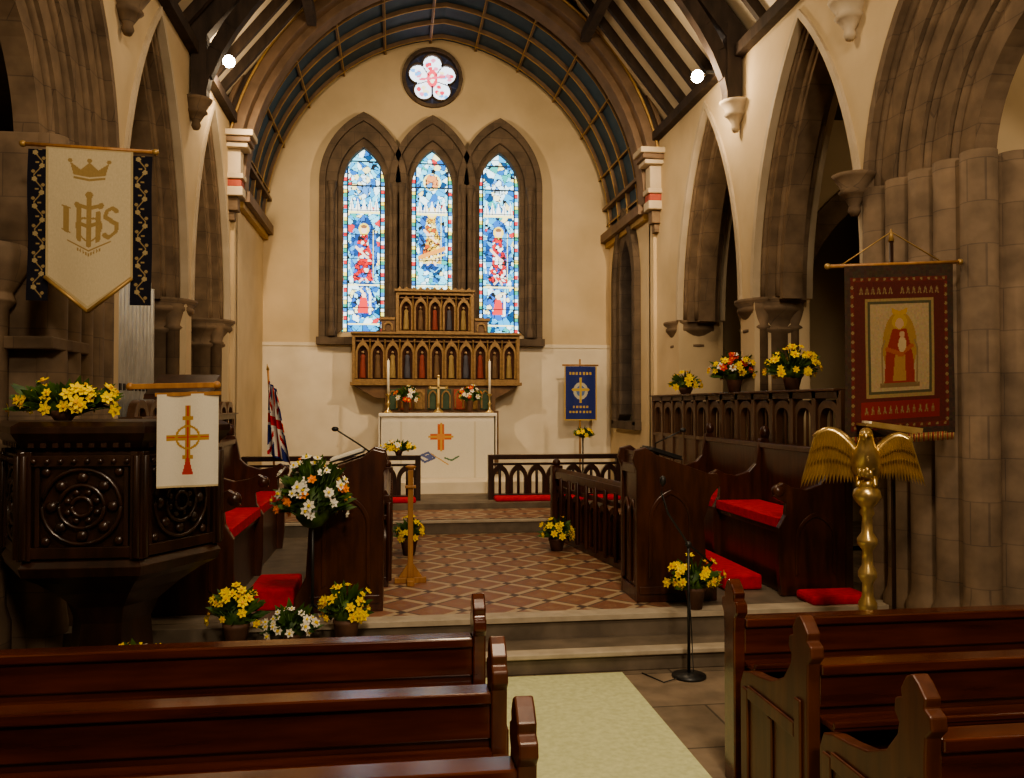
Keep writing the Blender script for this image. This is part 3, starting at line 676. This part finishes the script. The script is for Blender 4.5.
def banner_right():
    BX = 3.20; F = lambda z: 1.75+(z-1.75)*1.035; dy = .20
    e = empty('parish_banner', (BX, 5.2, 2.68))
    b = B(); b.tube([(BX-.47, 4.86+dy, F(2.60)), (BX+.47, 4.92+dy, F(2.66))], .012, LOAK); b.sph((BX-.48, 4.86+dy, F(2.60)), .02, GOLD); b.sph((BX+.48, 4.92+dy, F(2.66)), .02, GOLD)
    b.tube([(BX, 4.93+dy, .02), (BX, 4.93+dy, F(2.78))], .014, DWOOD); b.tube([(BX-.38, 4.88+dy, F(2.61)), (BX, 4.93+dy, F(2.84)), (BX+.36, 4.92+dy, F(2.65))], .005, GOLD, 5)
    b.tube([(BX, 4.93+dy, F(2.78)), (BX, 4.93+dy, F(2.86))], [.02, .003], GOLD)
    b.lathe([(.14, 0), (.14, .04), (.03, .1), (.02, .3)], BX, 4.93+dy, DWOOD, 16)
    b.build('banner_pole', parent=e)
    cv = Canvas(130, 190, .80, 1.18, (.065, .04, .026)); D = (.135, .028, .019); T = (.25, .17, .08)
    cv.rect(-.36, .36, .05, 1.10, D); cv.noise(.02, .25, rs); cv.rect(-.33, .33, .09, 1.07, (.105, .022, .016))
    for k in range(16):
        for sx in (-1, 1): cv.ell(sx*.345, .1+k*.062, .010, .013, T)
    for k in range(13): cv.ell(-.33+k*.055, 1.085, .010, .010, T); cv.ell(-.33+k*.055, .07, .010, .010, T)
    for k in range(14):
        x_ = -.29+k*.043
        if k != 6: cv.line((x_, .985), (x_+.01, 1.03), .008, T); cv.line((x_+.02, .985), (x_+.01, 1.03), .008, T)
    cv.rect(-.25, .25, .27, .95, (.30, .21, .09)); cv.rect(-.232, .232, .29, .93, (.09, .08, .04)); cv.rect(-.215, .215, .31, .91, (.38, .28, .15))
    cv.noise(.012, .12, rs)
    cv.ell(0, .62, .125, .24, (.34, .20, .06)); cv.poly([(-.115, .36), (.115, .36), (.10, .55), (.05, .74), (-.05, .74), (-.10, .58)], (.28, .04, .022))
    cv.poly([(-.05, .38), (.05, .38), (.04, .56), (-.03, .58)], (.36, .20, .07)); cv.ell(0, .79, .055, .055, (.42, .27, .06)); cv.ell(0, .775, .030, .038, (.46, .30, .17))
    cv.line((-.09, .6), (.02, .56), .03, (.36, .10, .03)); cv.line((.09, .62), (.0, .56), .03, (.36, .10, .03))
    cv.ell(.02, .63, .03, .055, (.48, .36, .2)); cv.ell(.02, .70, .02, .022, (.46, .3, .17)); cv.rect(-.15, .15, .335, .365, (.2, .13, .06)); cv.lines([(-.13, .36), (-.13, .6), (-.11, .66)], .012, T); cv.lines([(.13, .36), (.13, .6), (.11, .66)], .012, T)
    cv.poly([(-.05, .84), (.05, .84), (.06, .885), (0, .86), (-.06, .885)], (.45, .27, .06))
    cv.rect(-.29, .29, .12, .24, (.22, .022, .018))
    for k in range(12):
        x_ = -.26+k*.045; cv.line((x_, .16), (x_+.008, .205), .008, T); cv.line((x_+.016, .16), (x_+.008, .205), .008, T)
    panel('cloth', cv, CLOTHA, lambda u, v: (BX+.02+u*.98, 4.875+dy+.06*u+.012*math.sin(u*10+v*3)*(1-v), F(1.56+v*.90+.05*u)), e)
    b = B()
    for k in range(68):
        u = -.39+k*.0116; b.tube([(BX+.02+u, 4.875+dy+.06*u, F(1.57+.05*u)), (BX+.02+u+R.uniform(-.004, .004), 4.875+dy+.06*u, F(1.515+.05*u))], .004, GOLD if k % 3 else REDP, 4)
    b.build('fringe', parent=e)
banner_right()
e = empty('blue_banner', (3.0, 13.6, 2.4))
cv = Canvas(60, 96, .54, .88, (.03, .045, .21)); T = (.6, .42, .10)
cv.rect(-.27, -.255, 0, 1, T); cv.rect(.255, .27, 0, 1, T); cv.rect(-.27, .27, 0, .015, T)
for k in range(7): cv.rect(-.19+k*.056, -.155+k*.056, .74, .79, T); cv.rect(-.19+k*.056, -.155+k*.056, .12, .16, T)
for k in range(5): cv.rect(-.13+k*.056, -.095+k*.056, .20, .24, T)
cv.ell(0, .48, .12, .14, (.55, .52, .4)); cv.ell(0, .48, .07, .09, (.12, .2, .4)); cv.line((0, .3), (0, .68), .04, T); cv.line((-.13, .5), (.13, .5), .04, T)
panel('cloth', cv, CLOTHA, lambda u, v: (3.0+u, 13.58-.01*math.sin(u*20), 1.50+v), e)
b = B(); b.tube([(2.7, 13.6, 2.4), (3.3, 13.6, 2.4)], .014, LOAK); b.tube([(3.0, 13.63, .5), (3.0, 13.63, 2.5)], .014, LOAK); b.lathe([(.15, .5), (.15, .53), (.03, .58)], 3.0, 13.63, DWOOD, 14); b.build('pole', parent=e)
# flag hanging in folds from its pole
e = empty('union_flag', (-1.5, 11.2, .5))
cv = Canvas(80, 60, .95, .6, (.018, .028, .17)); W = (.68, .65, .60); RR = (.50, .018, .025)
cv.line((-.475, 0), (.475, .6), .12, W); cv.line((-.475, .6), (.475, 0), .12, W); cv.line((-.475, 0), (.475, .6), .04, RR); cv.line((-.475, .6), (.475, 0), .04, RR)
cv.rect(-.1, .1, 0, .6, W); cv.rect(-.45, .45, .2, .4, W); cv.rect(-.06, .06, 0, .6, RR); cv.rect(-.45, .45, .24, .36, RR)
panel('cloth', cv, CLOTHA, lambda u, v: (-1.60+(.12+.18*(.475-u)/.95)*(v/.6)+.015*math.sin(v*30), 11.13+.04*math.sin(v*30+u*3), 1.13+(.475+u)*.98-.14*(v/.6)), e)
b = B(); b.tube([(-1.5, 11.22, .5), (-1.62, 11.25, 2.2)], .014, LOAK); b.tube([(-1.62, 11.25, 2.2), (-1.63, 11.25, 2.28)], [.02, .003], GOLD); b.lathe([(.14, .5), (.14, .53), (.03, .6)], -1.5, 11.22, DWOOD, 14); b.build('pole', parent=e)
# ================================================================= ALTAR + REREDOS
e = empty('altar', (.64, 13.0, .66))
b = B(); b.box(-.2, 1.48, 12.72, 13.25, .66, 1.58, WCLOTH); b.box(-.24, 1.52, 12.68, 13.30, 1.58, 1.63, WCLOTH)
for sx in (-.23, 1.51): b.box(sx-.01, sx+.01, 12.69, 13.28, .95, 1.6, WCLOTH)
b.build('table', .01, e)
cv = Canvas(170, 95, 1.68, .92, (.74, .69, .58)); g = (.62, .38, .10)
for sx in (-.55, .55): cv.rect(sx-.015, sx+.015, 0, .92, (.64, .58, .45))
cv.rect(-.84, .84, .84, .92, (.78, .73, .64))
cv.rect(-.005, .085, .42, .80, (.60, .16, .07)); cv.rect(-.12, .20, .57, .66, (.60, .16, .07)); cv.rect(.025, .055, .40, .82, g); cv.rect(-.15, .23, .60, .63, g); cv.rect(-.02, .1, .57, .66, (.66, .3, .1))
cv.lines([(-.3, .32), (-.2, .24), (-.05, .3), (-.15, .38), (-.3, .32)], .03, (.1, .13, .3)); cv.poly([(-.25, .33), (-.1, .26), (-.07, .36)], (.12, .15, .35))
cv.lines([(.1, .3), (.2, .26), (.3, .32)], .025, (.1, .2, .12)); cv.line((-.1, .36), (.15, .2), .015, g)
panel('frontal', cv, CLOTHA, lambda u, v: (.64+u, 12.712-.003*math.sin(u*25), .662+v), e)
b = B(); RW = noisy('reredos_wood', (.11, .058, .026), (.17, .092, .042), 8, .5); RG = noisy('reredos_gold', (.20, .12, .048), (.30, .185, .075), 20, .5, metal=.2); DK = noisy('niche_dark', (.05, .018, .012), (.085, .030, .018), 8, .8)
ROB = [noisy('robe_%d' % i, c, tuple(x*1.4 for x in c), 9, .7) for i, c in enumerate([(.20, .04, .025), (.06, .06, .08), (.24, .17, .07), (.12, .07, .035)])]; SK = noisy('carved_skin', (.30, .20, .12), (.38, .26, .15), 9, .6)
yF = 13.55
b.box(-.66, 1.98, yF+.08, 13.93, 2.10, 2.92, DK); b.box(.04, 1.21, yF+.08, 13.93, 2.9, 3.58, DK); b.box(-.16, 1.60, yF+.02, 13.93, 1.60, 2.14, RW)
def frame(x0, x1, z0, z1, t):
    b.box(x0-t, x1+t, yF, 13.95, z1, z1+t, RG); b.box(x0-t, x1+t, yF, 13.95, z0-t, z0, RG); b.box(x0-t, x0, yF, 13.95, z0, z1, RG); b.box(x1, x1+t, yF, 13.95, z0, z1, RG)
    b.box(x0-t-.02, x1+t+.02, yF-.05, 13.95, z1+t, z1+t+.035, RG)
frame(.06, 1.20, 2.93, 3.50, .05); frame(-.62, 1.94, 2.16, 2.82, .05)
b.box(-.70, 2.02, yF-.04, 13.95, 2.06, 2.11, RG)
b.prism([(-.66, 2.06), (1.98, 2.06), (1.62, 1.86), (-.30, 1.86)], 'y', yF+.03, 13.93, RW)
for s_, xx in ((-1, .0), (1, 1.26)):
    b.box(min(xx, xx+s_*.22), max(xx, xx+s_*.22), yF+.03, 13.93, 2.9, 3.10, RW); b.box(min(xx, xx+s_*.25), max(xx, xx+s_*.25), yF, 13.94, 3.10, 3.14, RG)
    b.ring(apath(xx+s_*.11, 2.98, .05, .06, 2.93), apath(xx+s_*.11, 2.98, .08, .1, 2.93), 'y', yF, yF+.03, RG)
def niche(cx, z0, w, h, rb):
    b.ring(apath(cx, z0+h*.62, w*.36, h*.22, z0), apath(cx, z0+h*.62, w*.5, h*.36, z0), 'y', yF+.0, yF+.08, RG)
    b.lathe([(w*.24, z0+.01), (w*.20, z0+h*.3), (w*.15, z0+h*.5), (w*.18, z0+h*.56), (w*.07, z0+h*.62)], cx, yF+.07, rb, 10, True, 0, .6)
    b.sph((cx, yF+.05, z0+h*.67), w*.10, SK); b.tube([(cx, yF+.04, z0+h*.98), (cx, yF+.04, z0+h*1.04)], [.02, .004], RG, 6)
    b.box(cx-w*.5, cx+w*.5, yF+.01, yF+.09, z0+h*.93, z0+h*.97, RW)
    b.lathe([(.012, z0), (.012, z0+h*.95), (.02, z0+h)], cx+w*.5, yF+.0, RG, 6)
for k in range(11): niche(-.62+2.56*(k+.5)/11, 2.17, .225, .62, ROB[(k*3) % 4])
for k in range(5): niche(.06+1.14*(k+.5)/5, 2.94, .21, .54, ROB[(k+2) % 4])
for k in range(11): b.prism([(.02+.11*k, 3.58), (.12+.11*k, 3.58), (.07+.11*k, 3.63)], 'y', yF+.0, yF+.03, RG)
GR = noisy('green_panel', (.03, .06, .035), (.05, .09, .05), 9, .6)
for k in range(8):
    x_ = -.12+.21*k; b.box(x_, x_+.17, yF-.01, yF+.03, 1.68, 2.0, [GR, REDP, RG, GR][k % 4]); b.ring(apath(x_+.085, 1.88, .05, .08, 1.7), apath(x_+.085, 1.88, .075, .11, 1.7), 'y', yF-.03, yF, RG)
b.box(-.2, 1.62, 13.32, 13.6, .66, 1.66, RW)
b.build('reredos', .004)
for x_ in (-.10, 1.44):
    b = B(); b.lathe([(.06, 1.631), (.06, 1.65), (.02, 1.68), (.015, 1.74), (.03, 1.77), (.015, 1.8), (.012, 1.88), (.04, 1.91), (.04, 1.92)], x_, 12.98, BRASS, 14)
    b.lathe([(.02, 1.92), (.02, 2.42), (.006, 2.43), (.003, 2.45)], x_, 12.98, CANDLE, 10); b.build('altar_candlestick')
b = B(); b.lathe([(.08, 1.631), (.07, 1.66), (.02, 1.7), (.015, 1.78)], .66, 13.05, BRASS, 14); b.box(.645, .675, 13.04, 13.06, 1.76, 2.18, BRASS); b.box(.54, .78, 13.04, 13.06, 2.0, 2.03, BRASS)
for p_ in ((.66, 2.19), (.535, 2.015), (.785, 2.015)): b.sph((p_[0], 13.05, p_[1]), .025, BRASS)
b.build('altar_cross')
for x_ in (.17, 1.14): flowers('altar_flower_vase', (x_, 13.0, 1.88), (.16, .1, .15), 38, WW+WW+[(REDPET, YEL)], .04, pot=.05, ground=1.631, leaves=120)
# ================================================================= COMMUNION RAILS
def rail(x0, x1):
    b = B(); y0, y1 = 11.2, 11.28
    b.box(x0, x1, y0-.03, y1+.03, 1.03, 1.09, DWOOD); b.box(x0, x1, y0, y1, .5, .57, DWOOD); b.box(x0, x1, y0+.01, y1-.01, .95, .98, DWOOD)
    n = max(1, round((x1-x0)/.26)); w = (x1-x0)/n
    for k in range(n):
        c = x0+w*(k+.5); b.ring(apath(c, .78, w*.30, .11, .57), apath(c, .78, w*.5, .19, .57), 'y', y0+.01, y1-.01, DWOOD)
        b.tube([(c, y0+.04, .57), (c, y0+.04, .9)], .02, DWOOD, 6)
    for x in (x0, x1): b.box(x-.035, x+.035, y0-.01, y1+.01, .5, 1.09, DWOOD); 
    b.build('communion_rail', .004)
    b = B(); b.box(x0+.03, x1-.03, 10.92, 11.15, .5, .56, RED); b.build('altar_kneeler', .02)
rail(-1.9, .30); rail(1.26, 3.0)
# ================================================================= CHOIR STALLS
def stall(side):
    x0 = 1.9 if side > 0 else -.05
    M = Matrix(((side, 0, 0, x0), (0, 1, 0, 0), (0, 0, 1, .284), (0, 0, 0, 1)))
    b = B(); ya, yb = 6.95, 9.25
    b.T = M if side < 0 else Matrix.Translation((2.04, ya, .284)) @ Matrix.Rotation(math.radians(7.5), 4, 'Z') @ Matrix.Translation((0, -ya, 0))
    b.box(0, .06, ya, yb, 0, .08, STALL); b.box(-.01, .07, ya, yb, .66, .74, STALL); b.box(.01, .05, ya, yb, .54, .58, STALL)
    n = 9; w = (yb-ya)/n
    for k in range(n):
        c = ya+w*(k+.5); b.ring(apath(c, .36, w*.30, .11, .08), apath(c, .36, w*.5, .17, .08), 'x', .01, .05, STALL)
        b.tube([(.03, c, .08), (.03, c, .44)], .014, STALL, 6)
    for k in range(n+1): b.tube([(-.005, ya+w*k, .05), (-.005, ya+w*k, .68)], .022, STALL, 8)
    b.box(-.03, .09, yb-.03, yb+.05, 0, .80, STALL); b.sph((.03, yb+.01, .83), .045, STALL)
    b.prism([(.0, .74), (.02, .78), (.34, .70), (.33, .66)], 'y', ya, yb, STALL)
    b.build('choir_stall_frontal', .005)
    b = B(); DU = -.10 if side > 0 else .05
    b.T = M @ Matrix.Translation((DU, 0, 0)); ya, yb = 6.14, 6.60
    prof = [(-.02, 0), (.60, 0), (.60, .10), (.52, .25), (.50, .6), (.56, .78), (.64, .88), (.61, .95), (.54, .95), (.12, 1.10), (.05, 1.15), (-.03, 1.13), (-.05, 1.06), (-.02, .98)]
    for y in (ya, yb-.05):
        b.prism(prof, 'y', y, y+.05, STALL)
        b.ring(apath(.24, .6, .14, .2, .2), apath(.24, .6, .17, .235, .17), 'y', y-.012, y, STALL)
        b.box(.0, .50, y-.012, y, .06, .12, STALL)
    b.box(.0, .03, ya+.05, yb-.05, .0, 1.08, STALL); b.prism([(.0, 1.08), (.0, 1.12), (.60, .93), (.60, .89)], 'y', ya+.05, yb-.05, STALL)
    b.box(.03, .5, ya+.05, yb-.05, .5, .53, STALL); b.box(.03, .5, yb-.08, yb-.05, 0, .9, STALL)
    b.box(-.02, 0, ya+.05, yb-.05, 0, .1, STALL); b.box(-.02, 0, ya+.05, yb-.05, .95, 1.02, STALL)
    for k in range(2):
        c = ya+.14+k*.18; b.ring(apath(c, .6, .06, .12, .12), apath(c, .6, .085, .155, .12), 'x', -.02, .0, STALL)
    b.build('clergy_desk', .006)
    b = B(); b.T = M @ Matrix.Translation((.24+DU, 6.37, 1.085)) @ Matrix.Rotation(.31, 4, 'Y')
    b.box(-.13, .13, -.15, .15, 0, .012, BLACK); b.box(-.12, .12, -.14, -.004, .012, .03, CANDLE if side < 0 else BLACK); b.box(-.12, .12, .004, .14, .012, .03, CANDLE if side < 0 else BLACK); b.build('hymn_book', .003)
    b = B(); b.T = M
    if side > 0: b.box(.68, 1.0, 6.45, 8.8, .0, .12, RED)
    else: b.box(.66, .98, 6.25, 6.80, .0, .16, RED)
    b.build('kneeler_runner', .02)
    b = B(); b.T = M @ Matrix.Translation((.13 if side > 0 else .11, 0, .07)) @ Matrix.Diagonal((.93 if side > 0 else 1, 1, 1, 1))
    endp = [(.98, -.07), (1.55, -.07), (1.55, .95), (1.57, 1.02), (1.52, 1.10), (1.45, 1.08), (1.43, 1.0), (1.40, .85), (1.33, .78), (1.2, .74), (1.08, .76), (1.0, .80), (.93, .76), (.92, .69), (.97, .66), (1.03, .64), (1.02, .55), (.96, .45), (.96, .1)]
    for y in (6.2, 7.55, 8.95):
        b.prism(endp, 'y', y, y+.06, STALL); b.sph((.965, y+.03, .73), .055, STALL, 1, .9, 1); b.sph((1.51, y+.03, 1.14), .05, STALL, 1, 1, 1.3)
    b.ring(apath(1.28, .35, .15, .18, .1), apath(1.28, .35, .18, .22, .08), 'y', 6.188, 6.2, STALL)
    b.box(1.0, 1.46, 6.26, 8.95, .40, .44, STALL); b.box(1.46, 1.50, 6.26, 8.95, -.07, 1.02, STALL); b.box(1.03, 1.06, 6.26, 8.95, -.07, .40, STALL); b.box(1.44, 1.54, 6.26, 8.95, 1.0, 1.05, STALL)
    b.box(.98, 1.43, 6.27, 7.54, .44, .52, RED); b.box(.98, 1.43, 7.62, 8.94, .44, .52, RED)
    b.build('choir_bench', .008)
stall(1); stall(-1)
b = B(); b.T = Matrix.Translation((3.02, 5.86, .284)); b.box(0, .46, 0, .28, 0, .07, RED); b.build('hassock', .025)
def screen(x, y0, y1, s, zt=1.58):
    b = B(); n = round((y1-y0)/.42); w = (y1-y0)/n
    b.box(x-.03, x+.03, y0, y1, .284, .284+zt-.5, SCRW); b.box(x-.05, x+.05, y0, y1, .284+zt-.06, .284+zt, SCRW); b.box(x-.045, x+.045, y0, y1, .284+zt-.52, .284+zt-.48, SCRW)
    b.box(x-.09, x+.09, y0, y1, .284+zt, .284+zt+.02, SCRW)
    for k in range(n+1): b.box(x-.05, x+.045, y0+w*k-.035, y0+w*k+.035, .284, .284+zt, SCRW)
    for k in range(n):
        c = y0+w*(k+.5); b.ring(apath(c, 1.62, w*.30, .10, 1.38), apath(c, 1.62, w*.48, .17, 1.36), 'x', x-.035, x+.03, SCRW)
        b.tube([(x, c, 1.38), (x, c, 1.72)], .014, SCRW, 6)
        b.box(x-.045, x-.03, c-w*.3, c+w*.3, .5, .56, SCRW); b.box(x-.045, x-.03, c-w*.3, c+w*.3, 1.0, 1.06, SCRW)
    b.build('parclose_screen', .004)
screen(3.55, 6.35, 11.3, 1); screen(-2.08, 7.1, 11.3, -1, 1.35)
# ================================================================= ORGAN
b = B()
for k in range(13):
    y = 7.45+k*.115; h = 2.98-.10*abs(math.sin(k*.6)); x = -2.42
    b.lathe([(.02, 1.62), (.05, 1.80), (.052, 1.81), (.052, h), (.042, h)], x, y, PIPE, 12)
    b.box(x+.045, x+.056, y-.025, y+.025, 1.88, 1.94, BLACK)
b.box(-2.72, -2.30, 7.2, 8.9, 0, 1.63, DWOOD); b.box(-2.74, -2.52, 7.2, 8.9, 1.63, 2.9, DWOOD)
b.box(-2.5, -2.40, 7.3, 8.9, 2.45, 2.49, DWOOD)
b.build('organ_pipes', .003)
# ================================================================= EAGLE LECTERN
b = B(); ex, ey = 2.87, 4.88
b.lathe([(.22, .03), (.22, .07), (.17, .11), (.08, .17), (.045, .25), (.065, .30), (.04, .34), (.034, .46), (.055, .50), (.055, .54), (.034, .58), (.032, .66), (.055, .70), (.055, .73), (.034, .77), (.030, .86), (.06, .90), (.06, .93), (.034, .97), (.030, 1.06), (.045, 1.09), (.035, 1.12), (.06, 1.15), (.085, 1.19), (.075, 1.23), (.03, 1.27)], ex, ey, BRASS, 20)
for k in range(3):
    a = k*2*pi/3+.5; b.sph((ex+.2*math.cos(a), ey+.2*math.sin(a), .03), .045, BRASS, 1.3, 1.3, .65)
b.sph((ex, ey, 1.26), .055, BRASS)
T0 = b.T; b.T = Matrix.Translation((ex, ey, 0)) @ Matrix.Rotation(-.55, 4, 'Z')
b.tube([(0, .16, 1.20), (0, .12, 1.26), (0, .07, 1.33), (0, .0, 1.39), (0, -.055, 1.45), (0, -.08, 1.505), (0, -.09, 1.55), (0, -.115, 1.58), (0, -.15, 1.575), (0, -.175, 1.55)], [.03, .055, .08, .095, .078, .052, .042, .038, .018, .005], BRASS, 14)
b.prism([(-.05, .12), (.05, .12), (.085, .30), (.045, .27), (.03, .32), (0, .28), (-.03, .32), (-.045, .27), (-.085, .30)], 'z', 1.15, 1.165, BRASS)
for q in range(22):
    zz = 1.33+R.random()*.12; xx = R.uniform(-.05, .05); b.sph((xx, -.062-.03*(1-abs(xx)/.06), zz), .018, BRASS, 1, .5, 1.4, 6, 5)
def wing(sx, span, drop, lift):
    n = 9
    lead = []
    for k in range(n+1):
        t = k/n; lead.append(Vector((sx*(.05+span*t), -.01-.02*t, 1.44+lift*math.sin(t*pi*.75))))
    b.tube([tuple(p) for p in lead], [.040-.02*k/n for k in range(n+1)], BRASS, 8)
    for lay, (sc, oy) in enumerate(((1, .0), (.62, -.016), (.34, -.030))):
        for k in range(n*2):
            t = (k+.5)/(n*2); i = min(int(t*n), n-1); f = t*n-i
            p = lead[i]*(1-f)+lead[i+1]*f
            L = drop*(.55+.55*math.sin(min(1, t*1.05)*pi*.6))*sc
            d = Vector((sx*(-.12+.42*t), .10, -1)).normalized(); e_ = Vector((1, 0, 0)); w = span/(n*2)*.8
            p = p+Vector((0, oy, 0))
            vs = [p-e_*w, p+e_*w, p+d*L*.8+e_*w*.9, p+d*L, p+d*L*.8-e_*w*.9, p+Vector((0, -.010, 0)), p+d*L*.8+Vector((0, -.012, 0))]
            b.add([tuple(v) for v in vs], [(0, 5, 6, 4), (5, 1, 2, 6), (4, 6, 3), (6, 2, 3), (0, 4, 3, 2, 1)], BRASS)
wing(-1, .25, .32, .15); wing(1, .20, .26, .12)
for sx in (-1, 1):
    b.tube([(sx*.035, .0, 1.34), (sx*.045, -.02, 1.28), (sx*.05, -.06, 1.26)], [.03, .02, .012], BRASS, 8)
    b.sph((sx*.022, -.115, 1.59), .007, BLACK)
b.T = T0
b.bar((ex+.0, ey+.06, 1.63), (ex+.28, ey-.02, 1.585), .24, .016, BRASS)
b.bar((ex-.0, ey-.06, 1.635), (ex+.28, ey-.14, 1.595), .012, .03, BRASS); b.bar((ex+.03, ey+.06, 1.645), (ex+.26, ey-.01, 1.605), .18, .015, CANDLE)
b.build('eagle_lectern')
# ================================================================= WOOD STAND, MICS, LAMPS
b = B(); x, y, z = .13, 7.1, .284
b.box(x-.022, x+.022, y-.02, y+.02, z+.04, z+.93, LOAK); b.box(x-.13, x+.13, y-.03, y+.03, z, z+.045, LOAK); b.box(x-.03, x+.03, y-.16, y+.16, z, z+.045, LOAK)
b.prism([(x-.10, z+.045), (x-.022, z+.045), (x-.022, z+.16)], 'y', y-.015, y+.015, LOAK); b.prism([(x+.10, z+.045), (x+.022, z+.045), (x+.022, z+.16)], 'y', y-.015, y+.015, LOAK)
b.box(x-.045, x+.045, y-.04, y+.04, z+.78, z+.80, LOAK); b.lathe([(.02, z+.93), (.045, z+.95), (.045, z+.96), (.015, z+.97)], x, y, LOAK, 12)
b.build('processional_stand', .004)
b = B(); x, y = 1.88, 5.30
b.lathe([(.11, 0), (.11, .015), (.02, .03)], x, y, BLACK, 20); b.tube([(x, y, .02), (x, y, .85)], .010, BLACK); b.sph((x, y, .85), .022, BLACK)
b.tube([(x+.16, y, .72), (x, y, .85), (x-.13, y+.02, 1.05), (x-.17, y+.03, 1.18), (x-.16, y+.03, 1.24)], .007, BLACK); b.sph((x-.16, y+.03, 1.26), .022, BLACK, 1, 1, 1.5)
b.tube([(x, y, .6), (x+.015, y-.01, .3), (x+.03, y, .02), (x-.2, y-.1, .006), (x-.28, y+.1, .006)], .004, BLACK, 5)
b.build('microphone_stand')
for nm, pts in (('l', [(-.17, 6.3, 1.40), (-.26, 6.22, 1.47), (-.42, 6.15, 1.58)]), ('r', [(1.98, 6.3, 1.38), (1.96, 6.25, 1.46), (2.16, 6.2, 1.56)])):
    b = B(); b.tube(pts, .006, BLACK, 6); b.sph(pts[-1], .018, BLACK, 1.4, 1, 1); b.lathe([(.03, pts[0][2]-.03), (.02, pts[0][2])], pts[0][0], pts[0][1], BLACK, 10); b.build('gooseneck_microphone')
def spotfix(x, y, z, s):
    b = B(); b.bar((x+s*.25, y, z+.05), (x, y, z+.05), .03, .03, BLACK)
    b.T = Matrix.Translation((x, y, z)) @ Matrix.Rotation(-1.15, 4, 'X')
    b.lathe([(.03, .10), (.05, .08), (.065, -.02), (.075, -.05), (.06, -.045)], 0, 0, BLACK, 14); b.sph((0, 0, -.05), .07, LAMP, 1, 1, .7)
    b.build('spotlight_fixture')
spotfix(-1.92, 10.2, 5.76, -1); spotfix(3.30, 9.0, 5.40, 1)
b = B()
for dx in (0, .4):
    for dy in (0, .4): b.tube([(4.3+dx-.0, 5.0+dy, 0), (4.3+dx, 5.0+dy, .45 if dy == 0 else .95)], .018, BLACK)
b.box(4.27, 4.73, 4.98, 5.42, .44, .49, BLACK); b.box(4.28, 4.72, 5.38, 5.41, .62, .95, BLACK); b.build('side_chair', .008)
# ================================================================= LIGHTS
def light(kind, loc, tgt, power, col, size=.3, angle=None, blend=.6, name='lamp'):
    d = bpy.data.lights.new(name, kind); d.energy = power; d.color = col
    if kind == 'AREA': d.size = size
    else: d.shadow_soft_size = size
    if kind == 'SPOT': d.spot_size = angle; d.spot_blend = blend
    o = bpy.data.objects.new(name, d); o.location = loc; bpy.context.collection.objects.link(o)
    if tgt: o.rotation_euler = (Vector(tgt)-Vector(loc)).to_track_quat('-Z', 'Y').to_euler()
    return o
W1 = (1, .76, .48); W2 = (1, .81, .58)
light('SPOT', (-1.75, 10.0, 5.6), (1.6, 14, 3.2), 420, W1, .05, 2.0, .9, 'spot_choir')
light('SPOT', (3.15, 8.8, 5.3), (-.2, 14, 3.0), 480, W1, .05, 2.0, .9, 'spot_choir')
light('POINT', (-1.8, 10.0, 5.5), None, 40, W1, .1, name='spot_spill'); light('POINT', (3.1, 8.7, 5.2), None, 48, W1, .1, name='spot_spill')
light('AREA', (.9, 6.8, 6.6), (.9, 6.8, 0), 80, W1, .8, name='choir_fill')  # added overhead fill for the choir, no hanging lamp modelled
light('AREA', (.9, 1.5, 6.0), (.9, 4.0, 0), 140, W2, .7, name='nave_fill')  # added soft fill above the nave, not an actual fitting
light('AREA', (.9, -2.5, 5.6), (.9, 8, 2), 230, W2, .8, name='nave_fill')  # second added fill, unseen behind the camera, brightens the front
light('POINT', (5.7, 8, 4.2), None, 8, W1, .2, name='aisle_fill'); light('POINT', (5.6, 4.2, 4.4), None, 42, W1, .2, name='aisle_fill'); light('POINT', (-4.0, 8, 4.2), None, 8, W1, .2, name='aisle_fill'); light('POINT', (-4, 3, 4.2), None, 22, W1, .2, name='aisle_fill')  # added fill points that keep the aisles from going black
w = bpy.data.worlds.new('World'); bpy.context.scene.world = w; w.use_nodes = True
w.node_tree.nodes['Background'].inputs[0].default_value = (.6, .75, .9, 1); w.node_tree.nodes['Background'].inputs[1].default_value = .5
try: bpy.context.scene.view_settings.look = 'AgX - Medium High Contrast'
except Exception as ex_: print(ex_)
# ================================================================= CAMERA
cd = bpy.data.cameras.new('camera'); cd.lens = 29.88; cd.sensor_width = 36; cam = bpy.data.objects.new('camera', cd)
cam.location = (0, 0, 1.75); cam.rotation_euler = (math.radians(91.08), 0, math.radians(-7.84)); bpy.context.collection.objects.link(cam)
bpy.context.scene.camera = cam; cd.clip_start = .05
